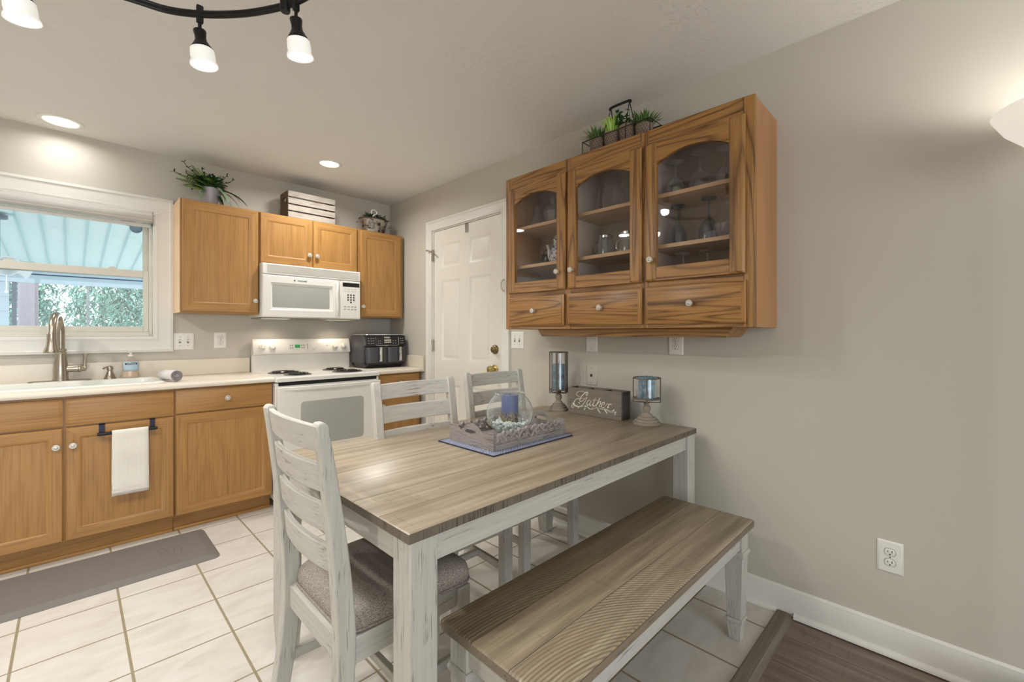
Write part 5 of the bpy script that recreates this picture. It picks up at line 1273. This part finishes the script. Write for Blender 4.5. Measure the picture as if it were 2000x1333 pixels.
for r_, d, L in (((-.02, 0, .12), (-.75, -.2, .85), .21), ((-.03, 0, .12), (-1, -.25, .42), .20), ((-.01, .01, .12), (-.85, -.1, .62), .16), ((.03, 0, .12), (.45, -.1, .9), .15), ((.03, -.01, .12), (.75, -.2, .75), .14), ((0, 0, .12), (-.35, 0, 1), .15)): sprig(r_, d, L, pl)
for c in ((.0, -.02, .205), (-.085, -.05, .105)):
    for k in range(9):
        q = Vector(c) + Vector((rp.uniform(-.03, .03), rp.uniform(-.02, .02), rp.uniform(-.02, .022)))
        obj('berry', MB().sphere(tuple(q), rp.uniform(.006, .010), 8, 6), M_BERRY, pl)
# crate
cr_ = thing('wooden_crate', 'whitewashed slatted wooden crate on the short cabinet', 'crate', (1.365, 3.81, ZC))
M_CRW = distressed('whitewashed_slat', 'X', rgb(166, 158, 147), rgb(118, 104, 90), .56, .8)
M_CRD = plain('dark_weathered_end_board', rgb(106, 88, 72), .85, var=.35, scale=18)
for k in range(4):
    z0 = .006 + k * .054
    for y in (-.098, .086): obj('slat', MB().box(-.190, .172, y, y + .010, z0, z0 + .043), M_CRW, cr_, bevel=.001)
for x, nm in ((-.190, 'end'), (.160, 'end')):
    mb = MB()
    for (a, b, c, d) in ((-.087, .085, .0, .135), (-.087, -.045, .135, .214), (.043, .085, .135, .214), (-.045, .043, .170, .214)): mb.box(x, x + .012, a, b, c, d)
    obj('end_panel', mb, M_CRD, cr_)
for x in (-.176, .148):
    for y in (-.084, .074): obj('corner_post', MB().box(x, x + .012, y, y + .012, 0, .21), M_CRD, cr_)
obj('crate_floor', MB().box(-.178, .16, -.087, .085, 0, .008), M_CRD, cr_)
# metal tub with succulents
tu = thing('metal_planter', 'dented silver oval tub on the corner cabinet', 'planter', (1.915, 3.79, ZC))
t_ = NT('rusted_galvanised_tin'); v_ = t_.coords()
M_TIN = t_.bsdf(t_.mix(t_.ramp(t_.noise(v_, 22, 5, .65), [(.50, 0.0), (.60, 1.0)]), rgb(176, 172, 164), rgb(74, 60, 50)), .32, .75)
tu.scale = (1.12, 1.12, 1.12)
tub = MB().lathe([(.070, 0), (.082, .002), (.088, .012), (.110, .095), (.116, .10), (.116, .112), (.110, .112), (.100, .098), (0, .096)], n=36, sy=.72)
obj('tub_body', tub, M_TIN, tu, sharp=radians(50))
obj('tub_rim', MB().tube([(.115 * cos(k * pi / 20), .083 * sin(k * pi / 20), .110) for k in range(40)], .005, 8, True), plain('rust_brown_rim', rgb(84, 64, 52), .6, .3, var=.3, scale=50), tu)
for sx in (-1, 1): obj('lug_handle', MB().tube(cr([(sx * .112, -.02, .092), (sx * .135, -.016, .075), (sx * .135, .016, .075), (sx * .112, .02, .092)], 5), .003, 6), M_TIN, tu)
su = thing('succulent', 'dark spiky succulents growing in the silver tub', 'plant', (1.915, 3.79, ZC + .1085)); su.scale = (1.12, 1.12, 1.12)
obj('gravel', MB().lathe([(.098, 0), (.06, .006), (0, .008)], n=24, sy=.72), plain('dark_gravel', rgb(56, 50, 44), .95, var=.4, scale=80), su)
for cx, cy, n_, L in ((-.03, -.01, 20, .075), (.045, .0, 22, .085), (.0, .02, 14, .08)):
    for k in range(n_):
        a = k * 2.4; e = .25 + .9 * k / n_
        obj('succulent_leaf', MB().leaf((cx + .010 * cos(a), cy + .008 * sin(a), .004), (cos(a), sin(a), e), L * rp.uniform(.7, 1.1), .022, -.1, 4, cup=.5), M_SUCC, su, recalc=False, solid=.004)
hk = thing('ring_tag', 'white teardrop ring standing in the tub in front of the succulents', 'tag', (1.893, 3.735, ZC + .110)); hk.scale = (1.3, 1.3, 1.15)
obj('ring', MB().tube([(.020 * cos(a), 0, .062 + .020 * sin(a)) for a in [2 * pi * k / 24 for k in range(24)]], .0045, 8, True), M_WPLAST, hk)
obj('tail', MB().prism([(-.020, .054), (-.010, .048), (.010, .048), (.020, .054), (.002, .0), (-.002, .0)], 'y', -.003, .003), M_WPLAST, hk, bevel=.001)
# wire basket of herbs on the hanging cabinet
wb = thing('wire_basket', 'long wire basket with arched handle holding four herb pots', 'basket', (1.965, 1.235, CZ1 + .0005))
M_WIRE = plain('dark_wire', rgb(52, 50, 46), .5, .6)
bl, bd, bh = .198, .056, .082
mb = MB()
for z in (.004, bh): mb.tube([(-bd, -bl, z), (bd, -bl, z), (bd, bl, z), (-bd, bl, z)], .0026, 6, True)
for x in (-bd, bd):
    for y in (-bl, -.066, .066, bl): mb.bar((x, y, .004), (x, y, bh), .0024)
for y in (-bl, -.066, .066, bl): mb.bar((-bd, y, .004), (bd, y, .004), .002)
obj('frame', mb, M_WIRE, wb)
mb = MB(); s_ = .0165
for r_ in range(6):
    for k in range(25):
        y0 = -bl + s_ * k + (s_ / 2 if r_ % 2 else 0); z0 = .006 + r_ * .0128
        if y0 + s_ / 2 > bl: continue
        for x in (-bd, bd):
            mb.bar((x, y0, z0), (x, y0 + s_ / 2, z0 + .0045), .0007, 4).bar((x, y0 + s_ / 2, z0 + .0045), (x, min(bl, y0 + s_), z0), .0007, 4).bar((x, y0 + s_ / 2, z0 + .0045), (x, y0 + s_ / 2, z0 + .0128), .0007, 4)
obj('wire_mesh', mb, M_WIRE, wb)
mb = MB()
for y in (-.066, .066):
    for x in (-bd, bd): mb.bar((x, y, bh), (0, y * .82, .232), .0024, 6)
obj('handle_wires', mb, M_WIRE, wb)
obj('handle_grip', MB().tube(cr([(0, -.060, .225), (0, -.050, .236), (0, .050, .236), (0, .060, .225)], 5), .0065, 10), M_BLACK, wb)
M_BURLAP = plain('burlap_grey_pot', rgb(148, 130, 116), .95, var=.12, scale=120, bump=.4)
def herb(label, y, mat, kind, hpot):
    t = thing('potted_herb', label, 'plant', (1.965, y, CZ1 + .007), group='herb pots in the wire basket')
    obj('pot', MB().lathe([(.036, 0), (.038, .003), (.044, hpot), (.041, hpot), (.039, hpot - .01), (0, hpot - .01)], n=24), M_BURLAP, t)
    mb = MB()
    if kind == 'grass':
        for k in range(150):
            a = rp.uniform(0, 2 * pi); r_ = rp.uniform(0, .034)
            mb.leaf((r_ * cos(a), r_ * sin(a), hpot - .012), (cos(a) * rp.uniform(.1, .9), sin(a) * rp.uniform(.1, .9), 1), rp.uniform(.06, .095), .0055, rp.uniform(.1, .7), 4)
    elif kind == 'lettuce':
        for k in range(60):
            a = k * 2.4; r_ = .004 + .030 * k / 60
            mb.leaf((r_ * cos(a), r_ * sin(a), hpot - .012), (cos(a) * .22, sin(a) * .22, 1), rp.uniform(.055, .105), .020, .35, 5, cup=.7)
    else:
        for k in range(26):
            a = rp.uniform(0, 2 * pi); d = Vector((cos(a) * rp.uniform(.2, 1), sin(a) * rp.uniform(.2, 1), 1)).normalized(); L = rp.uniform(.05, .085)
            b = Vector((.02 * cos(a), .02 * sin(a), hpot - .012)); mb.tube([b, b + d * L], .0012, 4)
            for i in range(7):
                p = b + d * L * (i + 1) / 7; e = Vector((rp.uniform(-1, 1), rp.uniform(-1, 1), rp.uniform(-.2, .8)))
                mb.leaf(p, e, .024, .011, .3, 2)
    obj('leaves', mb, mat, t, recalc=False)
herb('grassy green herb pot at the kitchen end of the wire basket', 1.372, M_LEAF, 'grass', .085)
herb('bright lime leafy herb pot, second in the wire basket', 1.282, M_LIME, 'lettuce', .092)
herb('dark bushy herb pot, third in the wire basket', 1.190, M_DLEAF, 'bush', .10)
herb('grassy dark herb pot at the outer end of the wire basket', 1.098, M_LEAF, 'grass', .075)

# ================================================================== FLOOR MAT
fm = thing('kitchen_mat', 'grey cushioned rubber mat on the tile before the sink', 'mat', (-.19, 3.11, 0))
mb = MB().rings([rrect(-.76, .76, -.245, .245, .035, .0005), rrect(-.76, .76, -.245, .245, .035, .003), rrect(-.715, .715, -.205, .205, .02, .016), rrect(-.70, .70, -.19, .19, .02, .0165)])
obj('mat_body', mb, M_MATGREY, fm, sharp=radians(12))
mb = MB()
for k in range(4): mb.tube(cr([(.52 + .03 * k, -.06, .0162), (.53 + .03 * k, 0, .0168), (.515 + .03 * k, .06, .0162)], 4), .0012, 5)
obj('embossed_mark', mb, plain('mat_emboss_grey', rgb(106, 103, 100), .5), fm)

# ================================================================== TRACK LIGHT
ZR = 2.33
tl = thing('track_light', 'black curved rail ceiling light with frosted glass heads, two added out of view', 'ceiling light', (.40, 1.75, CE))
railp = [(-.62, 1.62), (-.52, 1.80), (-.38, 1.93), (-.24, 1.985), (-.116, 2.0), (.03, 1.985), (.15, 1.962), (.235, 1.942), (.325, 1.878), (.412, 1.785), (.479, 1.685), (.524, 1.595), (.550, 1.50), (.548, 1.38), (.50, 1.25), (.42, 1.14)]
c_ = cr([(a, b, ZR) for a, b in railp], 6)
mb = MB(); mb.tube([p + Vector((0, 0, .007)) for p in c_], .0060, 8).tube([p - Vector((0, 0, .007)) for p in c_], .0060, 8)
loops = []
for i, p in enumerate(c_):
    d = (c_[min(i + 1, len(c_) - 1)] - c_[max(i - 1, 0)]).normalized(); s_ = Vector((-d.y, d.x, 0)) * .0035
    loops.append([tuple(p + s_ + Vector((0, 0, .011))), tuple(p - s_ + Vector((0, 0, .011))), tuple(p - s_ - Vector((0, 0, .011))), tuple(p + s_ - Vector((0, 0, .011)))])
mb.rings(loops)
obj('rail', mb, M_BLACK, tl, world=True)
for x, y in ((.507, 1.632), (-.40, 1.915)):
    mb = MB().lathe([(.014, ZR - .022), (.016, ZR - .016), (.016, ZR + .022), (.008, ZR + .03), (.006, CE - .012), (.03, CE - .012), (.034, CE - .006), (.034, CE), (0, CE)], (x, y, 0), 18)
    obj('support_stem', mb, M_BLACK, tl, world=True)
obj('canopy', MB().lathe([(.075, 0), (.075, -.014), (.068, -.024), (.02, -.028), (0, -.028)], (.10, 1.60, CE), 30), M_BLACK, tl, world=True)
t_ = NT('lit_frosted_glass_shade'); v_ = t_.coords()
M_FROST = t_.bsdf((.95, .95, .93), .35, **{'Emission Color': (1, .97, .90, 1), 'Emission Strength': .30})
M_SOCK = plain('satin_black_socket', rgb(38, 37, 38), .35, .5)
HEAD_W = 15
def head(x, y, tx_, ty_):
    mb = MB().rings([[(x + a, y + b, z) for a, b in ((-.010, -.008), (.010, -.008), (.010, .008), (-.010, .008))] for z in (ZR - .030, ZR + .030)])
    h = obj('rail_clip', mb, M_BLACK, tl, world=True, bevel=.003)
    p0 = Vector((x, y, ZR - .028)); ax = Vector((tx_, ty_, -1)).normalized()
    q = ax.to_track_quat('Z', 'Y').to_matrix()
    o1 = MB().tube([p0, p0 + Vector((0, 0, -.035))], .0055, 8); p1 = p0 + Vector((0, 0, -.032))
    so = MB(); so.v, so.f, so.mi = o1.v, o1.f, o1.mi
    so.lathe([(0, -.004), (.018, -.004), (.0195, 0), (.0165, .018), (.0175, .032), (.027, .05), (.0345, .062), (.0345, .068), (.02, .068)], p1, 24, q)
    sk_ = obj('socket', so, M_SOCK, tl, world=True)
    obj('glass_shade', MB().lathe([(.033, .060), (.0355, .066), (.037, .09), (.0355, .103), (.041, .112), (.0415, .118), (.038, .117), (.033, .104), (.0325, .07), (.028, .062), (0, .060)], p1, 26, q, caps=False), M_FROST, tl, world=True)
    obj('bulb', MB().sphere((0, 0, 0), .020, 12, 8), emit('warm_bulb', (1, .95, .86), 1.2), tl).location = (p1 + ax * .085) - tl.location
    lamp('head_light', 'SPOT', (p1 + ax * .122) - tl.location, HEAD_W, (1, .985, .95), .03, rot=(-ax).to_track_quat('Z', 'Y').to_euler(), parent=tl, spot=2.75, blend=.9)
head(.313, 1.891, .10, -.06); head(.527, 1.589, .14, .06); head(-.116, 2.0, .12, .02); head(.45, 1.17, -.25, -.2); head(-.58, 1.70, -.2, -.1)  # last two heads are out of view, added to brighten the room

# ================================================================== RECESSED LIGHTS
def can(label, x, y, r, power):
    t = thing('recessed_light', label, 'ceiling light', (x, y, CE), group='recessed ceiling lights')
    obj('trim_ring', MB().lathe([(r, 0), (r, -.003), (r * .97, -.006), (r * .80, -.007), (r * .76, -.004), (r * .74, -.0015)], n=40, caps=False), M_WHITE, t)
    obj('diffuser', MB().lathe([(r * .75, -.0015), (r * .5, -.003), (0, -.0035)], n=36, caps=False), emit('recessed_diffuser', (1, .96, .88), 3.0), t)
    lamp('can_light', 'AREA', (0, 0, -.012), power, (1, .985, .945), r * 1.4, parent=t, spread=radians(165))
can('round recessed ceiling light above the window', -.043, 3.775, .100, 1.3)
can('unseen recessed ceiling light added further left to brighten the kitchen', -1.15, 3.0, .085, 16)  # out of view, added to raise the kitchen's brightness
can('unseen recessed ceiling light added beside the curved rail to brighten the room', -1.15, 1.5, .085, 16)  # second added light, also out of view
can('round recessed ceiling light above the stove', 1.325, 3.30, .085, 9)

# ================================================================== FLOOR LAMP (torchiere at the right edge)
fl_ = thing('floor_lamp', 'frosted glass bowl uplight floor lamp by the bare wall', 'lamp', (1.962, -.245, 0.110))
M_BOWL = NT('lit_alabaster_bowl'); v_ = M_BOWL.coords()
M_BOWL = M_BOWL.bsdf(M_BOWL.mix(M_BOWL.noise(v_, 9, 3), (.86, .82, .76), (.95, .92, .87)), .3, **{'Emission Color': (1, .93, .84, 1), 'Emission Strength': .42})
obj('bowl_shade', MB().lathe([(r * .85, h) for r, h in [(.02, 1.615), (.06, 1.625), (.12, 1.66), (.170, 1.705), (.198, 1.748), (.202, 1.756), (.198, 1.758), (.192, 1.752), (.164, 1.712), (.116, 1.668), (.06, 1.634), (.02, 1.624)]], n=48), M_BOWL, fl_)
obj('pole', MB().lathe([(.011, .03), (.011, 1.58), (.02, 1.59), (.024, 1.615), (.018, 1.625), (0, 1.625)], n=16), M_ABRASS, fl_)
obj('base', MB().lathe([(.14, -.113), (.14, .012), (.12, .022), (.03, .03), (.012, .045), (0, .045)], n=36), M_ABRASS, fl_)
obj('bulb', MB().sphere((0, 0, 1.695), .028, 14, 9), emit('uplight_bulb', (1, .93, .82), 8), fl_)
lamp('uplight', 'SPOT', (0, 0, 1.735), 4.5, (1, .96, .90), .05, rot=(pi, 0, 0), parent=fl_, spot=2.75, blend=.35)
